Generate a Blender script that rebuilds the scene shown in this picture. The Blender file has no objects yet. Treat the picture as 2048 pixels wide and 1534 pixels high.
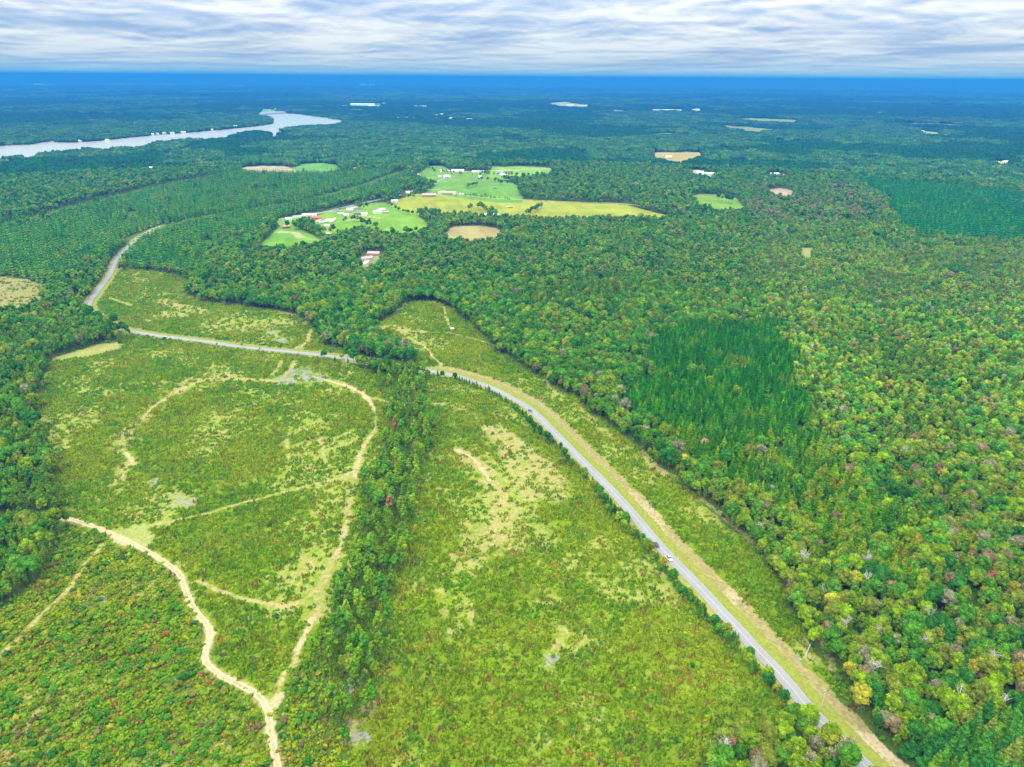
import bpy, bmesh, math, random
import numpy as np
from mathutils import Matrix, Vector

# ------------------------------------------------------------------ camera, world, sun, exposure
scene = bpy.context.scene
H = 250.0                       # drone height in metres
F = 1419.0                      # focal length in photo pixels (2048 wide)
PITCH = math.radians(23.33)
ROLL = math.radians(0.40)
fw = np.array([0, math.cos(PITCH), -math.sin(PITCH)])
rt0 = np.array([1.0, 0, 0]); up0 = np.array([0, math.sin(PITCH), math.cos(PITCH)])
rt = math.cos(ROLL) * rt0 + math.sin(ROLL) * up0
up = -math.sin(ROLL) * rt0 + math.cos(ROLL) * up0
cd = bpy.data.cameras.new("camera"); cam = bpy.data.objects.new("camera", cd)
scene.collection.objects.link(cam)
cam.matrix_world = Matrix(((rt[0], up[0], -fw[0], 0), (rt[1], up[1], -fw[1], 0), (rt[2], up[2], -fw[2], H), (0, 0, 0, 1)))
cd.sensor_width = 36; cd.lens = 36 * F / 2048; cd.clip_start = 1; cd.clip_end = 400000
scene.camera = cam

SUN_EL, SUN_AZ = math.radians(52), math.radians(215)
world = bpy.data.worlds.new("World"); scene.world = world; world.use_nodes = True
wt = world.node_tree; wt.nodes.clear()
def N(t, kind, **kw):
    n = t.nodes.new(kind)
    for k, v in kw.items():
        setattr(n, k, v)
    return n
def L(t, a, b): t.links.new(a, b)
def mathn(t, op, a, b=None, c=None, clamp=False):
    n = N(t, 'ShaderNodeMath', operation=op); n.use_clamp = clamp
    for i, v in enumerate((a, b, c)):
        if v is None: continue
        if isinstance(v, (int, float)): n.inputs[i].default_value = v
        else: L(t, v, n.inputs[i])
    return n.outputs[0]
def rampn(t, fac, stops, interp='LINEAR'):
    n = N(t, 'ShaderNodeValToRGB'); cr = n.color_ramp; cr.interpolation = interp
    while len(cr.elements) > 1: cr.elements.remove(cr.elements[-1])
    for i, (p, c) in enumerate(stops):
        e = cr.elements[0] if i == 0 else cr.elements.new(p)
        e.position = p; e.color = (*c, 1)
    L(t, fac, n.inputs[0]); return n.outputs[0]
def mixn(t, fac, a, b, mode='MIX'):
    n = N(t, 'ShaderNodeMix', data_type='RGBA', blend_type=mode)
    for s, v in ((n.inputs[0], fac), (n.inputs[6], a), (n.inputs[7], b)):
        if isinstance(v, (int, float)): s.default_value = v
        elif isinstance(v, tuple): s.default_value = (*v, 1)
        else: L(t, v, s)
    return n.outputs[2]
def noisen(t, vec, scale, detail=2, rough=0.5, dist=0.0):
    n = N(t, 'ShaderNodeTexNoise'); n.inputs['Scale'].default_value = scale
    n.inputs['Detail'].default_value = detail; n.inputs['Roughness'].default_value = rough
    n.inputs['Distortion'].default_value = dist
    L(t, vec, n.inputs['Vector']); return n.outputs['Fac']

SKY = dict(k=1.0)
def build_world():
    t = wt
    geo = N(t, 'ShaderNodeTexCoord'); sep = N(t, 'ShaderNodeSeparateXYZ'); L(t, geo.outputs['Generated'], sep.inputs[0])
    x, y, z = sep.outputs
    zc = mathn(t, 'MAXIMUM', z, 0.0)
    az = mathn(t, 'ARCTAN2', x, y); el = mathn(t, 'LOGARITHM', mathn(t, 'ADD', zc, 0.022), math.e)
    comb = N(t, 'ShaderNodeCombineXYZ'); L(t, mathn(t, 'MULTIPLY', az, 5.6), comb.inputs[0]); L(t, mathn(t, 'MULTIPLY', el, 2.7), comb.inputs[1])
    def layer(off, sc=0.8, det=8, ro=.55, dv=0.0):
        mp = N(t, 'ShaderNodeMapping'); L(t, comb.outputs[0], mp.inputs[0]); mp.inputs['Location'].default_value = (3.1 + off, 7.3 + dv, off)
        return noisen(t, mp.outputs[0], sc, det, ro, 0.35)
    n1 = layer(0.0, dv=0.30); n2 = layer(0.0); m1 = layer(4.0, 2.0, 6, .55, dv=0.14); m2 = layer(4.0, 2.0, 6, .55)
    emb = mathn(t, 'MULTIPLY', mathn(t, 'SUBTRACT', n2, n1), 1.4)
    emb = mathn(t, 'ADD', emb, mathn(t, 'MULTIPLY', mathn(t, 'SUBTRACT', m2, m1), 0.8))
    f = mathn(t, 'ADD', mathn(t, 'ADD', mathn(t, 'MULTIPLY', mathn(t, 'SUBTRACT', n1, 0.5), 1.1), 0.495), emb)
    # low frequency variation across elevation (rows of cloud)
    cl = rampn(t, f, [(0.30, (0.27, 0.44, 0.72)), (0.42, (0.45, 0.58, 0.80)), (0.52, (0.66, 0.73, 0.84)), (0.66, (0.90, 0.92, 0.955))])
    sky = N(t, 'ShaderNodeTexSky', sky_type='NISHITA'); sky.sun_disc = False
    sky.sun_elevation = SUN_EL; sky.sun_rotation = SUN_AZ
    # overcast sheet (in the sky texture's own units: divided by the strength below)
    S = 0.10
    lum = mathn(t, 'ADD', mathn(t, 'MULTIPLY', zc, 4.2), 0.90)  # sky brightened towards the unseen zenith to raise the light on the land
    # unseen overhead sky tinted warm so it lights the greens less blue
    cl = mixn(t, mathn(t, 'MULTIPLY', zc, 1.6, clamp=True), cl, (0.92, 0.89, 0.82))
    vs = N(t, 'ShaderNodeVectorMath', operation='SCALE'); L(t, cl, vs.inputs[0]); vs.inputs['Scale'].default_value = 1.0 / S
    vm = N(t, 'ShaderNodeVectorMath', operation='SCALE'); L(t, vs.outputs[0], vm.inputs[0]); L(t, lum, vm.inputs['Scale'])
    # pale band close to the horizon
    hz = mathn(t, 'POWER', mathn(t, 'SUBTRACT', 1.0, mathn(t, 'MULTIPLY', zc, 18.0), clamp=True), 1.6)
    pale = mixn(t, mathn(t, 'MULTIPLY', hz, 0.80), vm.outputs[0], (0.62 / S, 0.74 / S, 0.88 / S))
    out = mixn(t, 0.95, sky.outputs[0], pale)
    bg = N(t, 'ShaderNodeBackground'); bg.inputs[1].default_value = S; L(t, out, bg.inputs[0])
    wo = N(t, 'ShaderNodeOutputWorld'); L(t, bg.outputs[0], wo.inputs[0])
build_world()
sd = bpy.data.lights.new("sun", 'SUN'); sd.energy = 2.0; sd.angle = math.radians(12); sd.color = (1.0, 0.95, 0.87)
sun = bpy.data.objects.new("sun", sd); scene.collection.objects.link(sun)
sdir = Vector((math.sin(SUN_AZ) * math.cos(SUN_EL), math.cos(SUN_AZ) * math.cos(SUN_EL), math.sin(SUN_EL)))
sun.rotation_euler = sdir.to_track_quat('Z', 'Y').to_euler(); sun.location = (0, 0, 400)
scene.view_settings.view_transform = 'Standard'; scene.view_settings.look = 'None'
scene.view_settings.exposure = 0.0; scene.view_settings.gamma = 1.0
cy = scene.cycles
cy.max_bounces = 4; cy.diffuse_bounces = 2; cy.glossy_bounces = 1; cy.transmission_bounces = 3; cy.volume_bounces = 0
cy.use_denoising = True; cy.caustics_reflective = False; cy.caustics_refractive = False
cy.sample_clamp_indirect = 4.0

# ------------------------------------------------------------------ small maths helpers
rng = np.random.default_rng(7); random.seed(7)
def smooth(a, b, x):
    t = np.clip((x - a) / (b - a), 0, 1); return t * t * (3 - 2 * t)
def _hash(ix, iy, s):
    h = (ix.astype(np.int64) * 374761393 + iy.astype(np.int64) * 668265263 + s * 974711) & 0xffffffff
    h = ((h ^ (h >> 13)) * 1274126177) & 0xffffffff
    return ((h ^ (h >> 16)) & 0xffff) / 65535.0
def vnoise(x, y, s=0):
    ix = np.floor(x); iy = np.floor(y); fx = x - ix; fy = y - iy
    fx = fx * fx * (3 - 2 * fx); fy = fy * fy * (3 - 2 * fy)
    a = _hash(ix, iy, s); b = _hash(ix + 1, iy, s); c = _hash(ix, iy + 1, s); d = _hash(ix + 1, iy + 1, s)
    return (a * (1 - fx) + b * fx) * (1 - fy) + (c * (1 - fx) + d * fx) * fy
def fbm(x, y, s=0, o=4):
    v = 0; a = 0.5; t = 0
    for i in range(o):
        v = v + a * vnoise(x * 2 ** i + 17.3 * i, y * 2 ** i - 9.1 * i, s + i); t += a; a *= 0.5
    return v / t
def project(x, y, z):
    P = np.stack([x, y, z - H], -1); X = P @ rt; Y = P @ up; Z = P @ fw
    Zs = np.where(Z > 1, Z, 1)
    return 1024 + F * X / Zs, 767 - F * Y / Zs, Z
def ray(px, py):
    X = (np.asarray(px, float) - 1024) / F; Y = -(np.asarray(py, float) - 767) / F
    d = X[..., None] * rt + Y[..., None] * up + fw
    return d
def unproj0(px, py, z=0.0):
    d = ray(px, py); k = (z - H) / np.minimum(d[..., 2], -1e-4)
    return d[..., 0] * k, d[..., 1] * k
def segdist(x, y, pl):
    best = np.full(np.shape(x), 1e9)
    for (x0, y0), (x1, y1) in zip(pl[:-1], pl[1:]):
        dx, dy = x1 - x0, y1 - y0; l2 = dx * dx + dy * dy + 1e-9
        t = np.clip(((x - x0) * dx + (y - y0) * dy) / l2, 0, 1)
        best = np.minimum(best, (x - x0 - t * dx) ** 2 + (y - y0 - t * dy) ** 2)
    return np.sqrt(best)
LAKE_PX = [(-250,296),(0,291),(60,289),(105,281),(118,285),(160,285),(220,279),(300,271),(350,268),(400,263),(450,259),(514,252),(540,248),(544,241),(530,236),
           (517,232),(510,226),(525,224),(569,221),(573,226),(604,229),(652,235),(693,242),(677,250),(637,253),(600,255),(565,260),(560,268),(550,280),(545,280),(540,270),
           (533,264),(512,263),(480,268),(450,274),(412,281),(375,282),(325,288),(282,297),(217,305),(170,303),(125,307),(82,313),(62,324),(45,320),(25,314),(8,322),(0,330),(-250,375)]
lx, ly = unproj0([p[0] for p in LAKE_PX], [p[1] for p in LAKE_PX]); LAKE = list(zip(lx, ly))
cx, cyy = unproj0([-200, 60, 300, 540, 640], [330, 298, 279, 245, 242]); LAKE_C = list(zip(cx, cyy))
def T(x, y):
    x = np.asarray(x, float); y = np.asarray(y, float)
    r = np.hypot(x, y)
    A = 3.0 + 9.0 * smooth(1500, 5000, r) + 12 * smooth(6000, 20000, r)
    wl = 340.0
    n = fbm(x / wl + 3.7, y / wl + 1.9, 11, 2) - 0.5
    n2 = fbm(x / 2300.0 + 8.1, y / 2300.0, 31, 3) - 0.5
    z = A * (n * (1 - smooth(2500, 6000, r)) * 1.4 + n2 * 2.4 * smooth(1200, 5000, r))
    far = (r > 1800) & (r < 9000)
    if np.any(far):
        d = np.where(far, segdist(x, y, LAKE_C), 1e5)
        z = z * (1 - np.exp(-(d / 520.0) ** 2)) - 0.8 * np.exp(-(d / 520.0) ** 2)
    az = np.arctan2(x, np.maximum(y, 1))
    ridge = 190 * np.exp(-((az + 0.05) / 0.34) ** 2) + 36 * fbm(az * 16 + 4, r / 30000.0, 77, 3)
    z = z + ridge * smooth(38000, 80000, r) - 6 * smooth(8000, 30000, r)
    return z
def U(px, py):
    """photo pixel -> ground point (x, y)"""
    px = np.asarray(px, float); py = np.asarray(py, float)
    x, y = unproj0(px, py)
    for _ in range(6):
        z = T(x, y); x, y = unproj0(px, py, z)
    return x, y
def UP(pts):
    x, y = U([p[0] for p in pts], [p[1] for p in pts]); return list(zip(x.tolist(), y.tolist()))
def inpoly(x, y, poly):
    P = np.array(poly); m = (x >= P[:, 0].min()) & (x <= P[:, 0].max()) & (y >= P[:, 1].min()) & (y <= P[:, 1].max())
    res = np.zeros(x.shape, bool)
    if not m.any(): return res
    xs, ys = x[m], y[m]; c = np.zeros(xs.shape, bool); n = len(P)
    for i in range(n):
        x0, y0 = P[i]; x1, y1 = P[(i + 1) % n]
        if y0 == y1: continue
        cond = ((y0 > ys) != (y1 > ys)) & (xs < (x1 - x0) * (ys - y0) / (y1 - y0) + x0)
        c ^= cond
    res[m] = c; return res
def spline(pts, step):
    """Catmull-Rom through world points, resampled every STEP metres"""
    P = [np.array(p, float) for p in pts]; P = [2 * P[0] - P[1]] + P + [2 * P[-1] - P[-2]]
    out = []
    for i in range(1, len(P) - 2):
        n = max(2, int(np.linalg.norm(P[i + 1] - P[i]) / step))
        for k in range(n):
            t = k / n
            out.append(0.5 * (2 * P[i] + (P[i + 1] - P[i - 1]) * t + (2 * P[i - 1] - 5 * P[i] + 4 * P[i + 1] - P[i + 2]) * t * t + (3 * P[i] - P[i - 1] - 3 * P[i + 1] + P[i + 2]) * t ** 3))
    out.append(P[-2]); return out

# ------------------------------------------------------------------ layout, traced once on the photo and dropped on the ground
ROAD = UP([(320,452),(292,466),(267,484),(235,516),(222,544),(207,566),(190,589),(179,604),(177,619),(187,629),(205,641),(235,654),(258,662),(325,673),(400,682),(475,693),(540,700),(600,706),(667,714),(750,726),(800,735),
           (850,741),(900,750),(937,760),(975,773),(1000,784),(1024,797),(1049,811),(1074,831),(1099,856),(1122,879),(1170,928),(1219,977),(1272,1036),(1325,1099),(1399,1175),(1444,1225),(1470,1252),(1510,1297),(1540,1327),(1580,1372),(1612,1412),(1660,1462),(1720,1522),(1790,1590)])
ROAD_S = [tuple(p) for p in spline(ROAD, 4.0)]
VILLAGE_ROAD = UP([(548,440),(590,434),(640,426),(700,412),(745,402),(800,390),(835,378),(865,366),(890,357),(912,352)])
FARM_ROAD = UP([(835,379),(880,380),(930,391),(1000,397),(1080,401),(1150,404),(1250,408),(1350,421)])
CROSS_ROAD = UP([(905,345),(960,342),(1040,340),(1110,337)])
CLEAR = {
 'west_clearing': [(238,663),(330,679),(600,714),(690,724),(742,742),(752,770),(776,800),(780,850),(766,890),(750,935),(728,985),(716,1040),(710,1100),(694,1150),(664,1230),(642,1300),(600,1350),(560,1400),(545,1420),(520,1385),(420,1330),(415,1290),(400,1230),(370,1165),(310,1110),(240,1070),(150,1042),(125,1000),(112,940),(88,860),(72,795),(92,750),(105,722),(190,710),(240,698)],
 'brush_clearing': [(150,1044),(240,1077),(310,1117),(365,1170),(395,1235),(408,1290),(412,1335),(510,1397),(535,1440),(545,1534),(560,1750),(-500,1750),(-400,1290),(0,1225),(60,1175),(115,1110),(130,1070)],
 'middle_clearing': [(850,757),(900,762),(940,772),(1010,800),(1060,845),(1120,900),(1180,970),(1240,1040),(1310,1118),(1380,1200),(1440,1265),(1500,1330),(1560,1405),(1585,1440),(1540,1475),(1450,1485),(1400,1530),(1380,1700),(700,1700),(695,1534),(722,1450),(746,1390),(776,1320),(786,1250),(798,1190),(816,1110),(828,1040),(838,980),(868,900),(866,840),(856,800)],
 'roadside_clearing': [(735,655),(790,632),(812,604),(862,602),(895,612),(940,645),(1000,705),(1060,742),(1100,768),(1150,795),(1190,830),(1250,875),(1310,925),(1380,985),(1440,1040),(1490,1080),(1545,1140),(1585,1210),(1625,1290),(1665,1360),(1655,1420),(1700,1490),(1760,1560),(1730,1560),(1620,1405),(1440,1215),(1325,1090),(1200,945),(1122,868),(1060,810),(1000,772),(900,742),(860,735),(830,728),(800,700)],
 'north_clearing': [(225,548),(262,540),(330,545),(372,560),(384,575),(372,590),(400,603),(470,612),(560,622),(615,640),(632,665),(650,700),(640,712),(580,704),(400,680),(258,660),(235,652),(205,638),(190,626),(182,612),(195,588)],
 'left_field': [(-120,548),(0,552),(60,560),(96,575),(82,612),(40,628),(0,636),(-120,640)],
}
FIELDS = [  # name, pixels, base colour, straw, sand
 ('light_field', [(98,719),(150,702),(200,688),(243,684),(246,690),(236,700),(180,712),(108,722)], (0.24,0.25,0.07), .3, 0),
 ('mown_pad', [(225,1066),(250,1055),(275,1047),(298,1053),(309,1072),(303,1090),(285,1099),(262,1090)], (0.22,0.25,0.07), .25, 0),
 ('farm_lawn', [(516,482),(536,462),(560,452),(548,444),(556,438),(600,432),(612,440),(590,452),(640,466),(662,474),(640,482),(580,488),(530,490)], (0.13,0.27,0.03), .1, .05),
 ('village_lawn', [(612,436),(650,426),(700,414),(760,404),(790,408),(820,420),(862,440),(850,458),(820,466),(770,466),(725,448),(700,458),(668,462),(640,452)], (0.15,0.27,0.03), .3, .1),
 ('hay_field', [(784,404),(826,388),(880,386),(935,391),(1000,398),(1110,403),(1250,409),(1352,425),(1330,431),(1240,433),(1150,434),(1060,433),(1000,430),(930,427),(860,425),(820,416)], (0.25,0.27,0.035), .25, 0),
 ('green_pasture', [(850,378),(880,364),(905,355),(960,355),(1000,360),(1040,370),(1046,396),(1000,396),(930,389),(880,380)], (0.12,0.24,0.035), .12, 0),
 ('upper_pasture', [(812,348),(840,345),(862,331),(885,332),(900,340),(960,344),(1005,350),(960,354),(905,354),(870,362),(850,356)], (0.14,0.24,0.04), .15, 0),
 ('far_pasture', [(975,346),(984,332),(1005,334),(1036,332),(1085,334),(1108,337),(1098,348),(1050,352),(1000,352)], (0.18,0.30,0.05), .15, 0),
 ('brown_field', [(878,466),(905,453),(958,451),(990,456),(1008,463),(992,474),(950,478),(900,474)], (0.30,0.25,0.10), .4, 0),
 ('glade', [(1380,392),(1396,388),(1430,389),(1470,395),(1492,408),(1486,418),(1440,419),(1400,410),(1388,402)], (0.15,0.26,0.035), .12, 0),
 ('tan_field', [(1290,307),(1320,304),(1400,304),(1416,312),(1385,314),(1362,324),(1330,319)], (0.34,0.26,0.10), .5, 0),
 ('round_meadow', [(572,333),(600,327),(640,326),(672,328),(682,336),(640,340),(590,339)], (0.12,0.25,0.05), .05, 0),
 ('dirt_yard', [(478,335),(520,331),(575,333),(600,339),(716,338),(700,343),(560,342),(490,340)], (0.34,0.27,0.17), .2, .7),
 ('farmstead', [(1372,342),(1395,339),(1430,347),(1425,352),(1390,350)], (0.34,0.33,0.28), .2, .6),
 ('burnt_plot', [(1530,380),(1560,376),(1590,382),(1580,392),(1545,390)], (0.33,0.26,0.18), .4, .3),
 ('small_gap', [(1603,496),(1622,495),(1622,506),(1606,507)], (0.30,0.28,0.10), .4, .2),
 ('yard', [(722,527),(728,512),(740,506),(764,508),(760,520),(740,530),(726,534)], (0.22,0.22,0.10), .4, .5),
 ('church_field', [(1825,262),(1880,264),(1890,270),(1850,268)], (0.25,0.30,0.10), .2, 0),
 ('right_field', [(1978,322),(2010,322),(2040,330),(2000,330)], (0.30,0.30,0.12), .3, 0),
 ('plant_field', [(1085,207),(1130,203),(1180,210),(1178,214),(1120,212)], (0.38,0.30,0.20), .3, .3),
 ('sand_lot', [(886,236),(905,233),(912,236),(900,240)], (0.55,0.5,0.4), .0, .9),
 ('sand_lot', [(1376,219),(1400,216),(1412,220),(1390,222)], (0.50,0.4,0.3), .0, .7),
 ('sand_lot', [(1300,218),(1370,219),(1370,222),(1300,221)], (0.40,0.4,0.3), .0, .5),
 ('far_strip', [(1450,240),(1500,236),(1600,240),(1600,246),(1520,243)], (0.20,0.24,0.08), .3, 0),
 ('valley_meadow', [(515,224),(520,217),(560,220),(540,226)], (0.16,0.28,0.08), .1, 0),
]
PLANT = {
 'dark_pines': [(1322,668),(1400,655),(1560,646),(1575,700),(1605,780),(1612,900),(1680,985),(1560,1000),(1500,1000),(1425,948),(1335,885),(1250,812),(1290,745),(1300,700)],
 'right_pines': [(1716,362),(1880,372),(2048,392),(2400,420),(2400,500),(2048,482),(1835,480),(1800,446),(1762,400)],
 'upper_pines': [(-200,452),(0,444),(120,420),(250,392),(330,370),(480,345),(560,342),(820,345),(800,368),(790,392),(700,407),(550,438),(515,470),(440,482),(400,548),(262,538),(240,530),(300,462),(120,560),(90,570),(-200,540)],
 'bottom_pines': [(1950,1450),(2048,1420),(2300,1400),(2300,1700),(1800,1700),(1840,1534)],
 'pine_patch': [(1150,560),(1240,548),(1262,585),(1240,610),(1150,620),(1050,628),(1040,600)],
 'spread_pines': [(1600,880),(1700,980),(1860,1080),(1820,1190),(1700,1150),(1600,1060),(1500,1000),(1440,940)],
}
GAPS = [(UP([(267,478),(330,455),(430,432),(530,416),(640,398),(740,368),(806,344)]), 21.0),
        (UP([(-80,466),(60,440),(190,405),(330,372),(420,356)]), 20.0),
        (UP([(262,424),(266,436),(245,450)]), 9.0),
        (UP([(412,482),(420,492),(424,500)]), 7.0),
        (UP([(1650,524),(1708,534)]), 6.0), (UP([(1560,640),(1600,520),(1610,480)]), 2.0),
        (UP([(-60,1035),(0,1036),(60,1038),(150,1040)]), 5.0),
        (UP([(735,430),(700,458),(640,470)]), 2.0)]
PATHS = [  # straw / sand marks in the ground: (pixels, half width m, straw, sand)
 ([(625,752),(660,762),(700,775),(735,795),(747,815)], 3.2, .9, 1.0),
 ([(747,815),(752,835),(750,860)], 2.0, .9, .45), ([(750,860),(729,887),(714,925),(709,955)], 3.2, 1.0, .75),
 ([(709,955),(700,985),(697,1030)], 4.0, .8, .15), ([(694,1042),(689,1057),(679,1095),(668,1112)], 2.4, 1.0, .7),
 ([(668,1112),(652,1145),(637,1182),(634,1217),(622,1242)], 4.0, .9, .35), ([(622,1242),(602,1287),(594,1305)], 2.6, 1.0, 1.0),
 ([(594,1305),(587,1330),(569,1347),(552,1400)], 2.2, .9, .45), ([(560,1390),(548,1410)], 4.0, .9, .8),
 ([(716,938),(700,945),(690,950)], 2.2, .9, .8),
 ([(706,952),(640,965),(560,986),(480,1008),(400,1030),(345,1042),(300,1051)], 1.7, 1.0, .12),
 ([(750,796),(770,802),(790,806),(840,806),(885,808)], 2.2, .9, .2),
 ([(592,722),(575,745),(555,765)], 3.0, 1.0, .35), ([(566,722),(545,750)], 2.6, .8, .05),
 ([(600,700),(606,690),(614,683),(622,660)], 2.4, 1.0, .35), ([(588,704),(597,690)], 2.2, .5, .9),
 ([(600,757),(540,762),(500,759),(440,757)], 4.0, 1.0, .2), ([(470,750),(430,752),(390,760),(350,785)], 8.0, .8, .05),
 ([(400,762),(350,785),(305,815),(285,835)], 3.0, 1.0, .55), ([(285,835),(255,860),(240,900)], 5.0, .8, .1),
 ([(252,905),(262,915),(264,928)], 3.4, 1.0, .75), ([(250,930),(235,965)], 5.0, .8, .15),
 ([(640,880),(668,876),(705,862)], 2.0, .9, .25), ([(640,880),(646,905),(650,925)], 2.0, 1.0, .3), ([(660,900),(700,885),(712,876)], 2.0, .8, .2),
 ([(400,1162),(440,1182),(500,1200),(545,1211),(590,1208),(620,1190),(640,1172)], 2.4, 1.0, .45),
 ([(560,1165),(600,1145),(620,1120)], 5.0, .8, .05), ([(640,1175),(655,1140)], 4, .9, .2),
 ([(572,880),(578,905),(574,925)], 2.0, .8, .1), ([(560,770),(600,815),(640,850),(660,870)], 5.0, .55, .0), ([(430,830),(500,800),(560,790)], 12.0, .5, .0),
 ([(240,820),(300,850),(400,850)], 12.0, .35, 0), ([(480,790),(440,840)], 12, .45, 0), ([(340,1000),(400,985),(500,960),(620,925),(700,905)], 5.0, .5, 0),
 ([(232,985),(268,972)], 4, .7, 0), ([(320,985),(360,1010)], 9, .7, .0), ([(240,775),(260,768),(320,765)], 6, .6, .05), ([(350,770),(310,775)], 5, .6, 0),
 ([(885,808),(920,812),(955,838),(985,860)], 4.5, .66, .1), ([(985,860),(1020,882),(1058,912),(1090,940),(1108,962)], 9, .90, .26),
 ([(905,815),(904,840),(912,870),(915,895)], 4.5, .50, .1), ([(915,900),(942,915),(965,940),(980,962)], 2.6, 1.0, .9), ([(925,905),(985,950)], 6, .9, .3),
 ([(980,962),(990,985),(1002,1010),(1000,1050),(985,1080)], 8.0, .88, .34), ([(1000,1040),(960,1075),(940,1110),(935,1130)], 10, .76, .12),
 ([(1005,895),(1025,930),(1050,970),(1060,995)], 6.0, .9, .1), ([(1040,1020),(1060,1060),(1090,1080)], 7.0, .7, .1), ([(1000,1060),(1030,1095)], 6.0, .8, .1), ([(1060,900),(1080,960),(1110,1000)], 8, .7, .05),
 ([(925,1200),(930,1235),(912,1250),(905,1275)], 5.2, .55, .05), ([(938,1205),(945,1250)], 2.2, .8, .1), ([(880,1180),(890,1230)], 3, .6, 0),
 ([(740,1375),(752,1395),(735,1420),(712,1440),(700,1475)], 4.2, .95, .15), ([(1050,1180),(1090,1180),(1130,1205)], 4, .5, 0), ([(1180,1150),(1200,1170)], 4, .7, .1), ([(1080,1200),(1100,1210)], 4, .7, .1),
 ([(1130,1260),(1110,1300)], 3, .7, .3), ([(800,658),(830,663),(900,666),(960,681)], 1.6, 1.0, .35), ([(960,681),(1000,693),(1045,716)], 1.8, 1.0, .6),
 ([(796,658),(800,664),(820,676),(845,690),(860,705),(868,716)], 1.9, 1.0, .6), ([(868,716),(882,728),(878,738)], 1.7, 1.0, .4), ([(888,612),(892,635),(903,660)], 1.5, 1.0, .2),
 ([(745,655),(800,655),(840,668)], 9.0, .8, .15), ([(820,695),(840,700)], 4, .6, 0), ([(1090,752),(1100,775),(1120,790)], 2.4, .9, .05), ([(1150,810),(1180,835),(1215,870)], 4, .8, .1),
 ([(1120,790),(1150,812)], 2.0, .6, 0), ([(1215,870),(1260,892)], 3, .5, 0), ([(1215,903),(1250,896),(1290,894)], 1.8, .6, .1), ([(1285,905),(1310,935),(1345,955)], 4.0, .9, .1), ([(1270,945),(1300,960)], 6, .6, 0),
 ([(1375,975),(1450,1035),(1500,1080),(1560,1130),(1585,1185),(1622,1235),(1640,1270),(1668,1340)], 2.6, .8, .35), ([(1600,1305),(1625,1320)], 4, .8, .2),
 ([(215,594),(240,604),(262,610)], 3, .8, .2), ([(325,600),(350,612),(400,620)], 9, .9, .15), ([(300,640),(330,625),(370,632)], 6, .8, .05), ([(330,588),(360,590)], 9, .6, 0),
 ([(420,650),(480,655),(560,650),(610,640)], 13, .75, .05), ([(440,632),(560,642)], 9, .5, 0),
 ([(375,593),(420,598),(470,607),(540,618),(600,632)], 3, .8, .3), ([(770,637),(790,625),(812,606)], 3, .8, .4), ([(700,638),(770,640)], 2.5, .7, .3),
 ([(205,1090),(180,1120),(150,1155),(135,1182),(90,1222),(50,1266),(0,1312),(-60,1370)], 1.7, 1.0, .35),
 ([(228,1075),(238,1085),(250,1088)], 3.0, 1.0, .9),
 ([(96,745),(75,775),(60,800)], 3, .6, .3), ([(0,560),(60,562),(96,573)], 2.5, .8, .4),
 ([(780,400),(850,408),(925,420)], 1.4, .5, .7), ([(700,428),(760,436),(720,440)], 6, .5, .7), ([(560,464),(590,466),(600,475)], 7, .3, .9), ([(600,475),(640,480),(650,470)], 5, .3, .6), ([(552,440),(565,452)], 4, .3, .8),
 ([(925,420),(950,424),(945,435)], 3, .3, .8), ([(640,425),(705,418)], 9, .2, .7), ([(600,432),(640,425)], 4, .1, .8), ([(700,440),(720,432)], 6, .3, .7),
 ([(1350,1150),(1400,1180)], 3, .3, .0)]
PATHS += [([(940,905),(985,960),(1000,1020),(985,1080)], 15, .60, .06), ([(1000,880),(1060,930),(1100,985)], 15, .62, .06), ([(960,1070),(935,1120)], 15, .42, 0), ([(330,800),(280,840),(240,890)], 14, .42, 0), ([(420,640),(520,648),(600,640)], 14, .5, 0), ([(1040,1010),(1075,1060)], 14, .4, 0)]
SAND_TRACK = UP([(118,1036),(150,1041),(200,1058),(240,1075),(290,1100),(330,1125),(360,1150),(372,1185),(390,1220),(410,1245),(421,1268),(412,1300),(412,1325),(440,1350),(480,1370),(515,1390),(535,1420),(540,1460),(546,1490),(556,1534),(566,1590)])
ROCKS_PX = [((590,755),30), ((600,742),22), ((560,757),12), ((630,757),26), ((545,665),16), ((570,680),18), ((788,806),12), ((885,808),8), ((345,995),10), ((370,1005),14), ((305,965),8), ((1100,1320),9),
            ((190,1205),10), ((365,1360),8), ((380,1375),8), ((1595,1315),4), ((1460,1270),6), ((700,1370),10), ((720,1480),9)]
CLEARW = {k: UP(v) for k, v in CLEAR.items()}
def open_up(v, i):
    if i < 2: return v
    cy_ = sum(p[1] for p in v) / len(v); out = []
    for px, py in v:
        Z = H / max(.02, .3987 + (py - 767) / F * .917); out.append((px, py + (F * 10.5 / Z if py > cy_ else 0)))
    return out
FIELDW = [(n, UP(open_up(v, i)), c, s, d) for i, (n, v, c, s, d) in enumerate(FIELDS)]
PLANTW = {k: UP(v) for k, v in PLANT.items()}
PATHW = [(UP(p), w * (.8 if d >= .45 and w < 5 else 1.0), s, d) for p, w, s, d in PATHS]
ROCKW = [(*[float(v) for v in U([p[0]], [p[1]])], p, w) for p, w in ROCKS_PX]
ROCKW = [(float(U([p[0]], [p[1]])[0][0]), float(U([p[0]], [p[1]])[1][0]), w) for p, w in ROCKS_PX]
FAR_LIGHT = [(240,168,26),(330,168,20),(400,165,14),(20,178,12),(470,170,20),(180,223,12),(1850,170,14),(1740,188,18),(1990,170,16),(1900,196,10),(1960,218,20),(1620,186,8),(1840,262,8),(100,170,10),(300,176,9),(560,184,8),
             (760,200,10),(1010,168,12),(1140,168,16),(1560,170,22),(1700,168,20),(650,205,10),(1480,196,8),(920,190,10)]

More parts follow.
